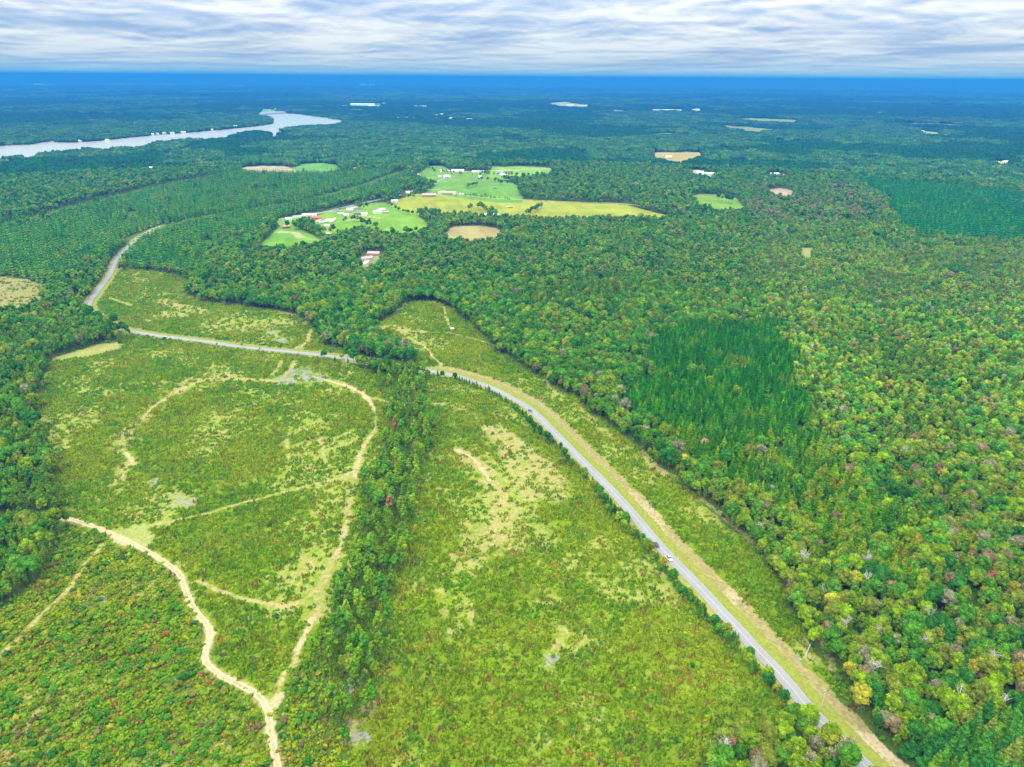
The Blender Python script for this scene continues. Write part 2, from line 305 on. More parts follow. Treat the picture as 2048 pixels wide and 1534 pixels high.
def smask(x, y, poly, w):
    """1 inside POLY"""
    return inpoly(x, y, poly).astype(float)

# ------------------------------------------------------------------ materials
def newmat(name):
    m = bpy.data.materials.new(name); m.use_nodes = True; m.node_tree.nodes.clear(); return m, m.node_tree
def plain(name, col, rough=0.7, var=0.12, scale=0.8, metal=0.0):
    m, t = newmat(name)
    tc = N(t, 'ShaderNodeTexCoord')
    n = noisen(t, tc.outputs['Object'], scale, 4, 0.6)
    c = mixn(t, n, tuple(v * (1 - var) for v in col), tuple(min(1, v * (1 + var)) for v in col))
    b = N(t, 'ShaderNodeBsdfPrincipled'); L(t, c, b.inputs['Base Color']); b.inputs['Roughness'].default_value = rough; b.inputs['Metallic'].default_value = metal
    o = N(t, 'ShaderNodeOutputMaterial'); L(t, b.outputs[0], o.inputs[0]); return m
def foliage_mat():
    m, t = newmat("foliage")
    a = N(t, 'ShaderNodeAttribute', attribute_type='INSTANCER', attribute_name='tint')
    v = N(t, 'ShaderNodeAttribute', attribute_type='GEOMETRY', attribute_name='vary')
    tc = N(t, 'ShaderNodeTexCoord')
    n = noisen(t, tc.outputs['Object'], 0.9, 2, 0.6)
    k = mathn(t, 'MULTIPLY', mathn(t, 'ADD', mathn(t, 'MULTIPLY', n, 1.1), 0.50), v.outputs['Fac'])
    s = N(t, 'ShaderNodeVectorMath', operation='SCALE'); L(t, a.outputs['Color'], s.inputs[0]); L(t, k, s.inputs['Scale'])
    # warmer tips here and there
    warm = mixn(t, mathn(t, 'MULTIPLY', mathn(t, 'SUBTRACT', n, 0.5, clamp=True), 0.35), s.outputs[0], (0.30, 0.27, 0.03))
    d = N(t, 'ShaderNodeBsdfDiffuse'); L(t, warm, d.inputs[0])
    tr = N(t, 'ShaderNodeBsdfTranslucent'); L(t, warm, tr.inputs[0])
    mx = N(t, 'ShaderNodeMixShader'); mx.inputs[0].default_value = 0.32; L(t, d.outputs[0], mx.inputs[1]); L(t, tr.outputs[0], mx.inputs[2])
    o = N(t, 'ShaderNodeOutputMaterial'); L(t, mx.outputs[0], o.inputs[0]); return m
M_FOL = foliage_mat()
M_BARK = plain('bark', (0.17, 0.14, 0.11), 0.9, 0.3, 2)
M_DEAD = plain('dead_wood', (0.50, 0.48, 0.45), 0.9, 0.2, 2)
def ground_mat():
    m, t = newmat("ground")
    g = N(t, 'ShaderNodeAttribute', attribute_type='GEOMETRY', attribute_name='gcol')
    ms = N(t, 'ShaderNodeAttribute', attribute_type='GEOMETRY', attribute_name='masks')
    sp = N(t, 'ShaderNodeSeparateXYZ'); L(t, ms.outputs['Vector'], sp.inputs[0])
    tc = N(t, 'ShaderNodeTexCoord'); o3 = tc.outputs['Object']
    n1 = noisen(t, o3, 0.55, 4, 0.7); n2 = noisen(t, o3, 0.12, 4, 0.6); n3 = noisen(t, o3, 0.02, 3, 0.6)
    base = mixn(t, mathn(t, 'MULTIPLY', mathn(t, 'SUBTRACT', n1, 0.25, clamp=True), 1.6), (0.62, 0.62, 0.62), (1.25, 1.25, 1.25))
    c0 = mixn(t, 1.0, g.outputs['Color'], base, 'MULTIPLY')
    sf = mathn(t, 'ADD', sp.outputs[0], mathn(t, 'MULTIPLY', mathn(t, 'SUBTRACT', mathn(t, 'ADD', mathn(t, 'MULTIPLY', n1, 0.62), mathn(t, 'MULTIPLY', n2, 0.38)), 0.5), 2.2))
    sf = mathn(t, 'MULTIPLY', mathn(t, 'SUBTRACT', sf, 0.36, clamp=True), 1.9, clamp=True)
    straw = mixn(t, n1, (0.165, 0.145, 0.04), (0.38, 0.325, 0.15))
    c1 = mixn(t, sf, c0, straw)
    df = mathn(t, 'ADD', sp.outputs[1], mathn(t, 'MULTIPLY', mathn(t, 'SUBTRACT', mathn(t, 'ADD', mathn(t, 'MULTIPLY', n1, 0.6), mathn(t, 'MULTIPLY', n2, 0.4)), 0.5), 1.9))
    df = mathn(t, 'MULTIPLY', mathn(t, 'SUBTRACT', df, 0.34, clamp=True), 2.2, clamp=True)
    sand = mixn(t, n1, (0.25, 0.195, 0.11), (0.46, 0.385, 0.255))
    c2 = mixn(t, df, c1, sand)
    rf = mathn(t, 'ADD', sp.outputs[2], mathn(t, 'MULTIPLY', mathn(t, 'SUBTRACT', mathn(t, 'ADD', mathn(t, 'MULTIPLY', n1, 0.5), mathn(t, 'MULTIPLY', n2, 0.5)), 0.5), 3.0))
    rf = mathn(t, 'MULTIPLY', mathn(t, 'SUBTRACT', rf, 0.55, clamp=True), 6.0, clamp=True)
    c3 = mixn(t, rf, c2, mixn(t, n1, (0.14, 0.14, 0.13), (0.27, 0.27, 0.26)))
    d = N(t, 'ShaderNodeBsdfDiffuse'); L(t, c3, d.inputs[0])
    bp = N(t, 'ShaderNodeBump'); bp.inputs['Strength'].default_value = 0.6; bp.inputs['Distance'].default_value = 0.5; L(t, n1, bp.inputs['Height']); L(t, bp.outputs[0], d.inputs['Normal'])
    o = N(t, 'ShaderNodeOutputMaterial'); L(t, d.outputs[0], o.inputs[0]); return m
M_GROUND = ground_mat()

# ------------------------------------------------------------------ object helpers
C = scene.collection
def tag(o, label=None, cat=None, group=None, kind=None):
    for k, v in (('label', label), ('category', cat), ('group', group), ('kind', kind)):
        if v: o[k] = v
    return o
def mesh_from(name, V, Fc, mats, mi=None, attrs=None):
    me = bpy.data.meshes.new(name)
    me.from_pydata([tuple(v) for v in V], [], [tuple(f) for f in Fc])
    for m in (mats if isinstance(mats, (list, tuple)) else [mats]): me.materials.append(m)
    if mi is not None: me.polygons.foreach_set('material_index', np.asarray(mi, np.int32))
    if attrs:
        for k, a in attrs.items():
            at = me.attributes.new(k, 'FLOAT', 'POINT'); at.data.foreach_set('value', np.asarray(a, np.float32))
    me.update(); return me
def link(name, me, parent=None, loc=None):
    o = bpy.data.objects.new(name, me); C.objects.link(o)
    if parent is not None: o.parent = parent
    if loc is not None: o.location = loc
    return o
def empty(name, loc, rz=0.0):
    o = bpy.data.objects.new(name, None); C.objects.link(o); o.location = loc; o.rotation_euler = (0, 0, rz); o.empty_display_size = 2; return o
class MB:
    def __init__(s): s.V = []; s.F = []; s.M = []; s.A = []
    def add(s, V, Fc, mi=0, a=1.0):
        b = len(s.V); s.V += [tuple(v) for v in V]; s.F += [tuple(b + i for i in f) for f in Fc]; s.M += [mi] * len(Fc)
        s.A += ([a] * len(V) if np.isscalar(a) else list(a)); return s
    def box(s, x0, x1, y0, y1, z0, z1, mi=0):
        V = [(x0,y0,z0),(x1,y0,z0),(x1,y1,z0),(x0,y1,z0),(x0,y0,z1),(x1,y0,z1),(x1,y1,z1),(x0,y1,z1)]
        return s.add(V, [(0,3,2,1),(4,5,6,7),(0,1,5,4),(1,2,6,5),(2,3,7,6),(3,0,4,7)], mi)
    def tube(s, pts, rad, n=6, mi=0):
        V = []; Fc = []; P = [np.array(p, float) for p in pts]
        for i, p in enumerate(P):
            d = P[min(i + 1, len(P) - 1)] - P[max(i - 1, 0)]; d /= (np.linalg.norm(d) + 1e-9)
            a = np.cross(d, [0.31, 0.2, 0.93] if abs(d[2]) < .9 else [1, 0, 0]); a /= np.linalg.norm(a); b = np.cross(d, a)
            for k in range(n):
                t = 2 * math.pi * k / n; V.append(p + rad[i] * (math.cos(t) * a + math.sin(t) * b))
        for i in range(len(P) - 1):
            for k in range(n):
                Fc.append((i * n + k, i * n + (k + 1) % n, (i + 1) * n + (k + 1) % n, (i + 1) * n + k))
        Fc.append(tuple(reversed(range(n)))); Fc.append(tuple((len(P) - 1) * n + k for k in range(n)))
        return s.add(V, Fc, mi)
    def mesh(s, name, mats): return mesh_from(name, s.V, s.F, mats, s.M, {'vary': s.A})
    def obj(s, name, mats, parent=None, loc=None): return link(name, s.mesh(name, mats), parent, loc)
def ico(sub):
    bm = bmesh.new(); bmesh.ops.create_icosphere(bm, subdivisions=sub, radius=1)
    V = np.array([v.co[:] for v in bm.verts]); Fc = [tuple(v.index for v in f.verts) for f in bm.faces]; bm.free(); return V, Fc
ICO = {1: ico(1), 2: ico(2)}
def lump(mb, c, r, sub, R, mi=0, squash=1.0, a=1.0, rough=0.22):
    V, Fc = ICO[sub]
    W = V * (1 + R.uniform(-rough, rough, (len(V), 1))) * np.array([r, r, r * squash]) + c
    mb.add(W, Fc, mi, a * (0.8 + 0.4 * R.random(len(V))))
def leaves(mb, C0, rad, n, size, R, mi=0, a=1.0):
    """n small leaf sprays on the surface of an ellipsoid"""
    for _ in range(n):
        d = R.normal(size=3); d /= np.linalg.norm(d)
        if d[2] < -0.35: d[2] *= -1
        p = C0 + d * rad * R.uniform(0.88, 1.28)
        u = R.normal(size=3); u /= np.linalg.norm(u); v = np.cross(u, d + R.normal(size=3) * .5); v /= (np.linalg.norm(v) + 1e-6)
        s = size * R.uniform(0.5, 1.2)
        mb.add([p - u * s, p + v * s * .7, p + u * s, p - v * s * .7], [(0, 1, 2, 3)], mi, a * R.uniform(0.55, 1.5))

# ------------------------------------------------------------------ tree forms (crown and trunk meshes, unit = metre)
def broadleaf(seed, ht, R0, lod):
    """irregular crown of leaf clumps; returns crown MB, trunk MB"""
    R = np.random.default_rng(seed); c = MB(); tk = MB()
    nl = {0: 15, 1: 8}[lod]; rz = ht * 0.36; cz = ht - rz * 0.95
    lean = R.uniform(-.4, .4, 2)
    for i in range(nl):
        ph = i * 2.399 + R.uniform(-.4, .4); k = 1 - (i + 0.5) / nl * 1.35
        q = math.sqrt(max(0, 1 - k * k)) if abs(k) < 1 else 0
        r = R0 * R.uniform(0.30, 0.54)
        p = np.array([math.cos(ph) * q * (R0 - r * .7) + lean[0], math.sin(ph) * q * (R0 - r * .7) + lean[1], cz + k * (rz - r * .6)])
        a = R.uniform(0.72, 1.25)
        lump(c, p, r, 2 if lod == 0 else 1, R, 0, R.uniform(.7, .95), a, 0.20 if lod == 0 else .25)
        if lod == 0: leaves(c, p, r, 34, 0.50, R, 0, a * 1.12)
    lump(c, np.array([0, 0, cz]), R0 * .55, 1, R, 0, 1.2, .7)
    tk.tube([(0, 0, -.6), (0, 0, ht * .2), (lean[0] * .5, lean[1] * .5, cz)], [.26, .2, .1], 6)
    if lod == 0:
        for i in range(4):
            ph = R.uniform(0, 6.28); tk.tube([(0, 0, ht * .3 + i * .5), (math.cos(ph) * R0 * .45, math.sin(ph) * R0 * .45, cz + R.uniform(-1, 1))], [.12, .04], 5)
    return c, tk
def tall_pine(seed, ht, R0, lod):
    R = np.random.default_rng(seed); c = MB(); tk = MB()
    z0 = ht * R.uniform(.40, .5); n = {0: 15, 1: 7}[lod]
    bend = R.uniform(-.5, .5, 2)
    for i in range(n):
        k = i / (n - 1); z = z0 + (ht - z0 - .5) * k
        env = R0 * (0.55 + 0.75 * k - 1.12 * k ** 2.6) * R.uniform(.75, 1.15)
        ph = i * 2.3 + R.uniform(-.5, .5); r = max(.55, env * R.uniform(.48, .66))
        q = max(0, env - r * .55)
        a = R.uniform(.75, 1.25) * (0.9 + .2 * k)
        p = np.array([math.cos(ph) * q + bend[0] * k, math.sin(ph) * q + bend[1] * k, z])
        lump(c, p, r, 2 if lod == 0 else 1, R, 0, R.uniform(.55, .8), a, .24)
        if lod == 0: leaves(c, p, r, 26, .46, R, 0, a * 1.15)
    tk.tube([(0, 0, -.6), (0, 0, z0), (bend[0], bend[1], ht - .6)], [.2, .16, .05], 6)
    if lod == 0:
        for i in range(5):
            ph = R.uniform(0, 6.28); z = z0 - R.uniform(0, 2.5); tk.tube([(0, 0, z), (math.cos(ph) * 1.3, math.sin(ph) * 1.3, z + .5)], [.06, .02], 4)
    return c, tk
def cone_pine(seed, ht, R0, lod):
    """young plantation pine: bluntly pointed crown of soft tiers almost to the ground"""
    R = np.random.default_rng(seed); c = MB(); tk = MB(); tiers = {0: 7, 1: 4}[lod]
    for i in range(tiers):
        k = i / (tiers - 1); z = ht * (.22 + .70 * k); rr = R0 * (1 - k) ** .8 * R.uniform(.85, 1.1) + .38; ph = R.uniform(0, 6.28); q = rr * .35 * (1 - k)
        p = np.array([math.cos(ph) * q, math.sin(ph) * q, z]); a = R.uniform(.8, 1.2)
        lump(c, p, rr * .86, 1, R, 0, .95 if k > .8 else .72, a * (.9 + .2 * k), .26)
        if lod == 0: leaves(c, p, rr * .8, 22, .36, R, 0, a * 1.1)
    lump(c, np.array([0, 0, ht * .97]), .34, 1, R, 0, 2.0, 1.2)
    tk.tube([(0, 0, -.5), (0, 0, ht * .6)], [.14, .06], 5)
    return c, tk
def bare_tree_form(seed, ht):
    R = np.random.default_rng(seed); tk = MB(); br = MB()
    tk.tube([(0, 0, -.5), (.1, 0, ht * .4), (.3, .2, ht * .75)], [.28, .2, .1], 6)
    for i in range(16):
        z = ht * R.uniform(.35, .75); ph = R.uniform(0, 6.28); l = R.uniform(2, 4.2); e = np.array([math.cos(ph) * l * .75, math.sin(ph) * l * .75, z + l * .9])
        br.tube([(.2, .1, z), tuple(e * [.6, .6, 1] - [0, 0, l * .35]), tuple(e)], [.13, .09, .05], 4)
        for j in range(5):
            b = e * [.7, .7, 1] - np.array([0, 0, l * .25 * R.random()]); q = R.normal(size=3) * 1.1; q[2] = abs(q[2]) + .3
            br.tube([tuple(b), tuple(b + q)], [.06, .03], 3)
    return br, tk
def shrub_form(seed, R0, ht, lod=0):
    R = np.random.default_rng(seed); c = MB(); n = 6 if lod == 0 else 4
    for i in range(n):
        ph = i * 2.4; q = R0 * .5 * (i > 0)
        r = R0 * R.uniform(.42, .6)
        p = np.array([math.cos(ph) * q, math.sin(ph) * q, ht * R.uniform(.35, .7)]); a = R.uniform(.75, 1.25)
        lump(c, p, r, 1, R, 0, ht / R0 * .55, a, .28)
        if lod == 0: leaves(c, p, r, 10, .30, R, 0, a * 1.1)
    st = MB(); st.tube([(0, 0, -.3), (0, 0, ht * .5)], [.07, .04], 4)
    return c, st
def tuft_form(seed, kind):
    """a few square metres of clearing regrowth: seedling pines, weeds, little bushes"""
    R = np.random.default_rng(seed); c = MB()
    n = 9 if kind == 'pine' else 8
    for i in range(n):
        x, y = R.uniform(-1.9, 1.9, 2); a = R.uniform(.68, 1.34)
        if R.random() < (.7 if kind == 'pine' else .25):
            h = R.uniform(1.0, 2.3); r = h * .36; m = 6; z = 0.05
            V = [(x + R.uniform(-.1, .1), y + R.uniform(-.1, .1), h)] + [(x + math.cos(6.283 * j / m) * r * (1.15 if j % 2 else .6), y + math.sin(6.283 * j / m) * r * (1.15 if j % 2 else .6), z + R.uniform(-.1, .35)) for j in range(m)]
            c.add(V, [(0, 1 + j, 1 + (j + 1) % m) for j in range(m)], 0, [a * 1.1] + [a * R.uniform(.6, 1.1) for _ in range(m)])
            V = [(x, y, h * 1.12)] + [(x + math.cos(6.283 * j / 5 + 1) * r * .6, y + math.sin(6.283 * j / 5 + 1) * r * .6, h * .55 + R.uniform(-.1, .1)) for j in range(5)]
            c.add(V, [(0, 1 + j, 1 + (j + 1) % 5) for j in range(5)], 0, [a * 1.25] + [a * R.uniform(.7, 1.2) for _ in range(5)])
        else:
            lump(c, np.array([x, y, .35]), R.uniform(.4, .85), 1, R, 0, R.uniform(.6, 1.1), a, .32)
    return c
def patch_form(seed, size, n, r, ht):
    R = np.random.default_rng(seed); c = MB(); g = int(math.ceil(math.sqrt(n)))
    for i in range(g):
        for j in range(g):
            x = ((i + .5) / g - .5) * size + R.uniform(-.3, .3) * size / g; y = ((j + .5) / g - .5) * size + R.uniform(-.3, .3) * size / g
            rr = r * R.uniform(.75, 1.2); h = ht * R.uniform(.75, 1.15)
            V, Fc = ICO[1]; W = V * (1 + R.uniform(-.2, .2, (len(V), 1))); W = W * [rr, rr, h * .5] + [x, y, h * .52]
            W[:, 2] = np.maximum(W[:, 2], -1); c.add(W, Fc, 0, R.uniform(.65, 1.35) * (.85 + .3 * R.random(len(V))))
    return c

# ------------------------------------------------------------------ the ground sheet
def build_ground():
    ang = np.concatenate([np.radians(np.arange(-180, -62, 4.0)), np.radians(np.arange(-62, 62, 0.13)), np.radians(np.arange(62, 180, 4.0))])
    rs = [20.0, 70.0, 120.0, 160.0]
    while rs[-1] < 1500: rs.append(rs[-1] * 1.0032)
    while rs[-1] < 9000: rs.append(rs[-1] * 1.006)
    while rs[-1] < 100000: rs.append(rs[-1] * 1.012)
    rs = np.array(rs); A, Rr = np.meshgrid(ang, rs); nA, nR = len(ang), len(rs)
    x = (np.sin(A) * Rr).ravel(); y = (np.cos(A) * Rr).ravel(); z = T(x, y)
    n = len(x)
    # base: forest floor, then canopy colour far away where single trees are no longer built
    r = np.hypot(x, y)
    col = np.empty((n, 3)); col[:] = (0.07, 0.125, 0.02)
    fn = fbm(x / 1500, y / 1500, 5, 4); fn2 = fbm(x / 260, y / 400, 6, 3)
    farc = np.stack([0.015 + .03 * fn2, 0.07 + .06 * fn2, 0.02 + .02 * fn2], -1) * (0.7 + 0.7 * smooth(.35, .65, fn))[:, None]
    w = smooth(15000, 21000, r)[:, None]; col = col * (1 - w) + farc * w
    masks = np.zeros((n, 3))
    warpx = (fbm(x / 14, y / 14, 41, 3) - .5); warpy = (fbm(x / 14, y / 14, 51, 3) - .5)
    near = r < 2600; wk = np.where(near, 9.0, 0.0); xw = x + warpx * wk; yw = y + warpy * wk
    green = np.stack([0.110 + 0 * x, 0.192 + 0 * x, 0.004 + 0 * x], -1)
    gn = fbm(x / 38, y / 38, 8, 4); gs = fbm(x / 9, y / 9, 9, 3)
    gcl = green * (0.55 + .9 * gn)[:, None] + np.array([.07, .05, .01]) * (gs[:, None])
    for k, P in CLEARW.items():
        m = inpoly(xw, yw, P)
        if k == 'brush_clearing': col[m] = gcl[m] * .75 + np.array([.03, .02, .01]); masks[m, 0] = (.10 + .5 * smooth(.5, .75, gn))[m]
        elif k == 'left_field': col[m] = (0.20, 0.19, 0.06); masks[m, 0] = .5
        else: col[m] = gcl[m]; masks[m, 0] = (0.16 + 0.40 * smooth(.42, .70, gn))[m]
    for nme, P, c, s, d in FIELDW:
        m = inpoly(x, y, P); v = (0.62 + .55 * gn[m] + .25 * fbm(x[m] / 9 + y[m] / 60, y[m] / 90, 401, 2))[:, None]
        col[m] = np.array(c) * v; masks[m, 0] = s * .45 * (0.5 + gn[m]); masks[m, 1] = d * .6
    for P, wd, s, d in PATHW:
        Pa = np.array(P); pad = wd * 3 + 5
        m = (x > Pa[:, 0].min() - pad) & (x < Pa[:, 0].max() + pad) & (y > Pa[:, 1].min() - pad) & (y < Pa[:, 1].max() + pad) & (r < 3000)
        idx = np.nonzero(m)[0]
        if not len(idx): continue
        S_ = [tuple(p) for p in spline(P, 8.0)]
        dd = segdist(x[idx] + warpx[idx] * 2.5, y[idx] + warpy[idx] * 2.5, S_) - (gs[idx] - .5) * wd * 1.0
        f = 1 - (smooth(wd * .35, wd * 1.5, dd) if wd < 5 else smooth(wd * .5, wd * 2.1, dd))
        masks[idx, 0] = np.maximum(masks[idx, 0], s * f * .86); masks[idx, 1] = np.maximum(masks[idx, 1], d * f * .74)
    for X, Y, wd in ROCKW:
        dd = np.hypot((x - X) / 1.0, (y - Y) / 1.0); m = dd < wd * 1.5
        masks[m, 2] = np.maximum(masks[m, 2], (1 - smooth(wd * .25, wd * 1.1, dd[m])) * .62)
    idx = np.nonzero((r < 900) & (x < 0))[0]; dd = segdist(x[idx] + warpx[idx], y[idx] + warpy[idx], [tuple(p) for p in spline(SAND_TRACK, 5.0)]) - (gs[idx] - .5) * 1.6
    f = 1 - smooth(1.0, 2.7, dd); masks[idx, 1] = np.maximum(masks[idx, 1], f * .74); masks[idx, 0] = np.maximum(masks[idx, 0], (1 - smooth(2, 4.2, dd)) * .7)
    # road verges: mown yellow-green grass, a bare strip on the right under the power line
    m = (r < 2300); idx = np.nonzero(m)[0]
    road_px = [p for p in ROAD_S]
    Pm = np.array(road_px); bb = (x[idx] > Pm[:, 0].min() - 40) & (x[idx] < Pm[:, 0].max() + 40) & (y[idx] > Pm[:, 1].min() - 40) & (y[idx] < Pm[:, 1].max() + 40)
    idx = idx[bb]; sd_ = signed_road(x[idx], y[idx]); ad = np.abs(sd_)
    verge = (sd_ > 3) & (sd_ < 9.5 + 1.5 * warpx[idx] * 2); col[idx[verge]] = (0.205, 0.235, 0.04); masks[idx[verge], 0] = .15; masks[idx[verge], 1] = 0
    nearroad = y[idx] < 620
    strip = (sd_ >= 9.5 + 3 * warpx[idx]) & (sd_ < 16.5 + 6 * warpy[idx]) & nearroad
    col[idx[strip]] = (0.24, 0.21, 0.08); masks[idx[strip], 0] = .50; masks[idx[strip], 1] = .10 + .62 * smooth(.52, .7, fbm(x[idx[strip]] / 26, y[idx[strip]] / 26, 66, 3)) * smooth(520, 300, y[idx[strip]])
    strip = (sd_ >= 9.5) & (sd_ < 12) & ~nearroad; col[idx[strip]] = (0.16, 0.2, 0.05); masks[idx[strip], 0] = .4
    lv = (sd_ < -3) & (sd_ > -7); col[idx[lv]] = (0.26, 0.27, 0.06); masks[idx[lv], 0] = .35
    hol = (fbm(x / 260, y / 260, 221, 2) > .74) & (r > 3200) & (r < 30000); col[hol] = np.array([.20, .22, .09])
    # far light clearings
    for px, py, wpx in FAR_LIGHT:
        X, Y = U([px], [py]); X = X[0]; Y = Y[0]; rr = math.hypot(X, Y); wx = wpx * rr / F
        th = math.atan2(X, Y); u_ = (x - X) * math.cos(th) - (y - Y) * math.sin(th); v_ = (x - X) * math.sin(th) + (y - Y) * math.cos(th)
        m = (u_ / wx) ** 2 + (v_ / (wx * .9 + rr * .02)) ** 2 < .6 + .6 * fn2
        col[m] = (0.42, 0.40, 0.30)
    V = np.concatenate([np.stack([x, y, z], -1), [[0, 0, float(T(0, 0))]]])
    i = np.arange(nR - 1)[:, None]; j = np.arange(nA)[None, :]; j2 = (j + 1) % nA
    quads = np.stack([i * nA + j, i * nA + j2, (i + 1) * nA + j2, (i + 1) * nA + j], -1).reshape(-1, 4)[:, ::-1]
    tris = np.stack([np.full(nA, n), (np.arange(nA) + 1) % nA, np.arange(nA)], -1)[:, ::-1][:, ::-1]
    me = bpy.data.meshes.new('ground'); nq, nt = len(quads), len(tris)
    me.vertices.add(len(V)); me.vertices.foreach_set('co', V.astype(np.float32).ravel())
    li = np.concatenate([quads.ravel(), tris.ravel()]).astype(np.int32)
    me.loops.add(len(li)); me.loops.foreach_set('vertex_index', li)
    me.polygons.add(nq + nt)
    ls = np.concatenate([np.arange(nq) * 4, nq * 4 + np.arange(nt) * 3]).astype(np.int32)
    me.polygons.foreach_set('loop_start', ls)
    me.update(calc_edges=True)
    me.polygons.foreach_set('use_smooth', np.ones(nq + nt, bool))
    at = me.attributes.new('gcol', 'FLOAT_COLOR', 'POINT')
    cc = np.ones((n + 1, 4), np.float32); cc[:n, :3] = np.clip(col, 0, 1); cc[n, :3] = (.05, .06, .02); at.data.foreach_set('color', cc.ravel())
    at = me.attributes.new('masks', 'FLOAT_VECTOR', 'POINT'); mm = np.zeros((n + 1, 3), np.float32); mm[:n] = masks; at.data.foreach_set('vector', mm.ravel())
    me.materials.append(M_GROUND)
    o = link('ground', me); tag(o, 'rolling green countryside with cleared land, fields and forest floor', kind='structure'); return o
def signed_road(x, y):
    """distance from the road's centre line, positive on its right-hand (east) side"""
    P = np.array(ROAD_S); best = np.full(x.shape, 1e9); sg = np.zeros(x.shape)
    for (x0, y0), (x1, y1) in zip(P[:-1], P[1:]):
        m = (np.abs(x - x0) < 60) & (np.abs(y - y0) < 60)
        if not m.any(): continue
        xs, ys = x[m], y[m]; dx, dy = x1 - x0, y1 - y0; l2 = dx * dx + dy * dy
        t = np.clip(((xs - x0) * dx + (ys - y0) * dy) / l2, 0, 1); d = np.hypot(xs - x0 - t * dx, ys - y0 - t * dy)
        s = np.sign((xs - x0) * dy - (ys - y0) * dx); s = -s if False else s
        b = best[m]; g = sg[m]; u = d < b; b[u] = d[u]; g[u] = s[u]; best[m] = b; sg[m] = g
    return best * np.where(sg == 0, 1, sg) * ROAD_SIGN
ROAD_SIGN = 1.0
_t = U([1350], [1060]); ROAD_SIGN = 1.0 if signed_road(np.array(_t[0]), np.array(_t[1]))[0] > 0 else -1.0
build_ground()

# ------------------------------------------------------------------ roads, tracks, water
def strip_obj(name, pts, halfw, mat, lift, step=4.0, off=0.0, ragged=0.0, nx=1, endjit=0):
    P = spline(pts, step); R = np.random.default_rng(len(pts) * 7 + int(lift * 1000)); V = []; Fc = []
    for i, p in enumerate(P):
        d = P[min(i + 1, len(P) - 1)] - P[max(i - 1, 0)]; d = d / (np.linalg.norm(d) + 1e-9); nrm = np.array([d[1], -d[0]])
        for k in range(nx + 1):
            w = off + halfw * (2 * k / nx - 1) + (R.uniform(-ragged, ragged) if k in (0, nx) else 0)
            q = p + nrm * w; V.append((q[0], q[1], float(T(q[0], q[1])) + lift))
    for i in range(len(P) - 1):
        for k in range(nx): Fc.append((i * (nx + 1) + k, (i + 1) * (nx + 1) + k, (i + 1) * (nx + 1) + k + 1, i * (nx + 1) + k + 1)[::-1])
    return link(name, mesh_from(name, V, Fc, mat))
def road_mat():
    m, t = newmat('asphalt'); tc = N(t, 'ShaderNodeTexCoord'); o3 = tc.outputs['Object']
    n1 = noisen(t, o3, 0.35, 5, 0.65); n2 = noisen(t, o3, 0.05, 3, 0.5)
    c = mixn(t, mathn(t, 'MULTIPLY', mathn(t, 'ADD', n1, n2), .5), (0.14, 0.145, 0.165), (0.25, 0.26, 0.295))
    b = N(t, 'ShaderNodeBsdfPrincipled'); L(t, c, b.inputs['Base Color']); b.inputs['Roughness'].default_value = .8
    o = N(t, 'ShaderNodeOutputMaterial'); L(t, b.outputs[0], o.inputs[0]); return m
def sand_mat():
    m, t = newmat('sandy_dirt'); tc = N(t, 'ShaderNodeTexCoord'); o3 = tc.outputs['Object']
    n1 = noisen(t, o3, 0.7, 5, 0.7); n2 = noisen(t, o3, 0.08, 3, 0.5)
    c = mixn(t, n1, (0.27, 0.21, 0.125), (0.47, 0.385, 0.26)); c = mixn(t, mathn(t, 'MULTIPLY', n2, .6), c, (0.45, 0.36, 0.2))
    b = N(t, 'ShaderNodeBsdfDiffuse'); L(t, c, b.inputs[0]); o = N(t, 'ShaderNodeOutputMaterial'); L(t, b.outputs[0], o.inputs[0]); return m
M_ROAD = road_mat(); M_SAND = sand_mat()
M_YEL = plain('yellow_line_paint', (0.55, 0.42, 0.10)); M_WHT = plain('white_line_paint', (0.36, 0.36, 0.38))
M_SIDE = plain('grassy_ridge', (0.24, 0.25, 0.07), .9, .3, .5)
tag(strip_obj('main_road', ROAD, 3.3, M_ROAD, 0.22, nx=2), kind='structure')
tag(strip_obj('road_centre_line', ROAD, .09, M_YEL, 0.235), kind='structure')
tag(strip_obj('road_edge_line', ROAD, .05, M_WHT, 0.235, off=3.05), kind='structure')
tag(strip_obj('road_edge_line', ROAD, .05, M_WHT, 0.235, off=-3.05), kind='structure')
tag(strip_obj('village_road', VILLAGE_ROAD, 4.0, M_ROAD, 0.12, 8), kind='structure')
tag(strip_obj('farm_road', FARM_ROAD, 2.2, M_SAND, 0.14, 8), kind='structure')
tag(strip_obj('cross_road', CROSS_ROAD, 3.5, M_SAND, 0.16, 8), kind='structure')
tag(strip_obj('sandy_track', SAND_TRACK, .50, M_SAND, 0.08, 2.5, off=-1.0, ragged=.22), 'left wheel rut of the sandy track', kind='structure')
tag(strip_obj('sandy_track', SAND_TRACK, .50, M_SAND, 0.08, 2.5, off=1.0, ragged=.22), 'right wheel rut of the sandy track', kind='structure')
def water_mat():
    m, t = newmat('lake_water'); tc = N(t, 'ShaderNodeTexCoord')
    n = noisen(t, tc.outputs['Object'], 0.02, 3, .5)
    b = N(t, 'ShaderNodeBsdfPrincipled'); L(t, mixn(t, n, (0.31, 0.27, 0.27), (0.38, 0.33, 0.33)), b.inputs['Base Color']); b.inputs['Roughness'].default_value = .22
    b.inputs['IOR'].default_value = 1.333
    bp = N(t, 'ShaderNodeBump'); bp.inputs['Strength'].default_value = .3; bp.inputs['Distance'].default_value = .5
    L(t, noisen(t, tc.outputs['Object'], .15, 3, .6), bp.inputs['Height']); L(t, bp.outputs[0], b.inputs['Normal'])
    o = N(t, 'ShaderNodeOutputMaterial'); L(t, b.outputs[0], o.inputs[0]); return m
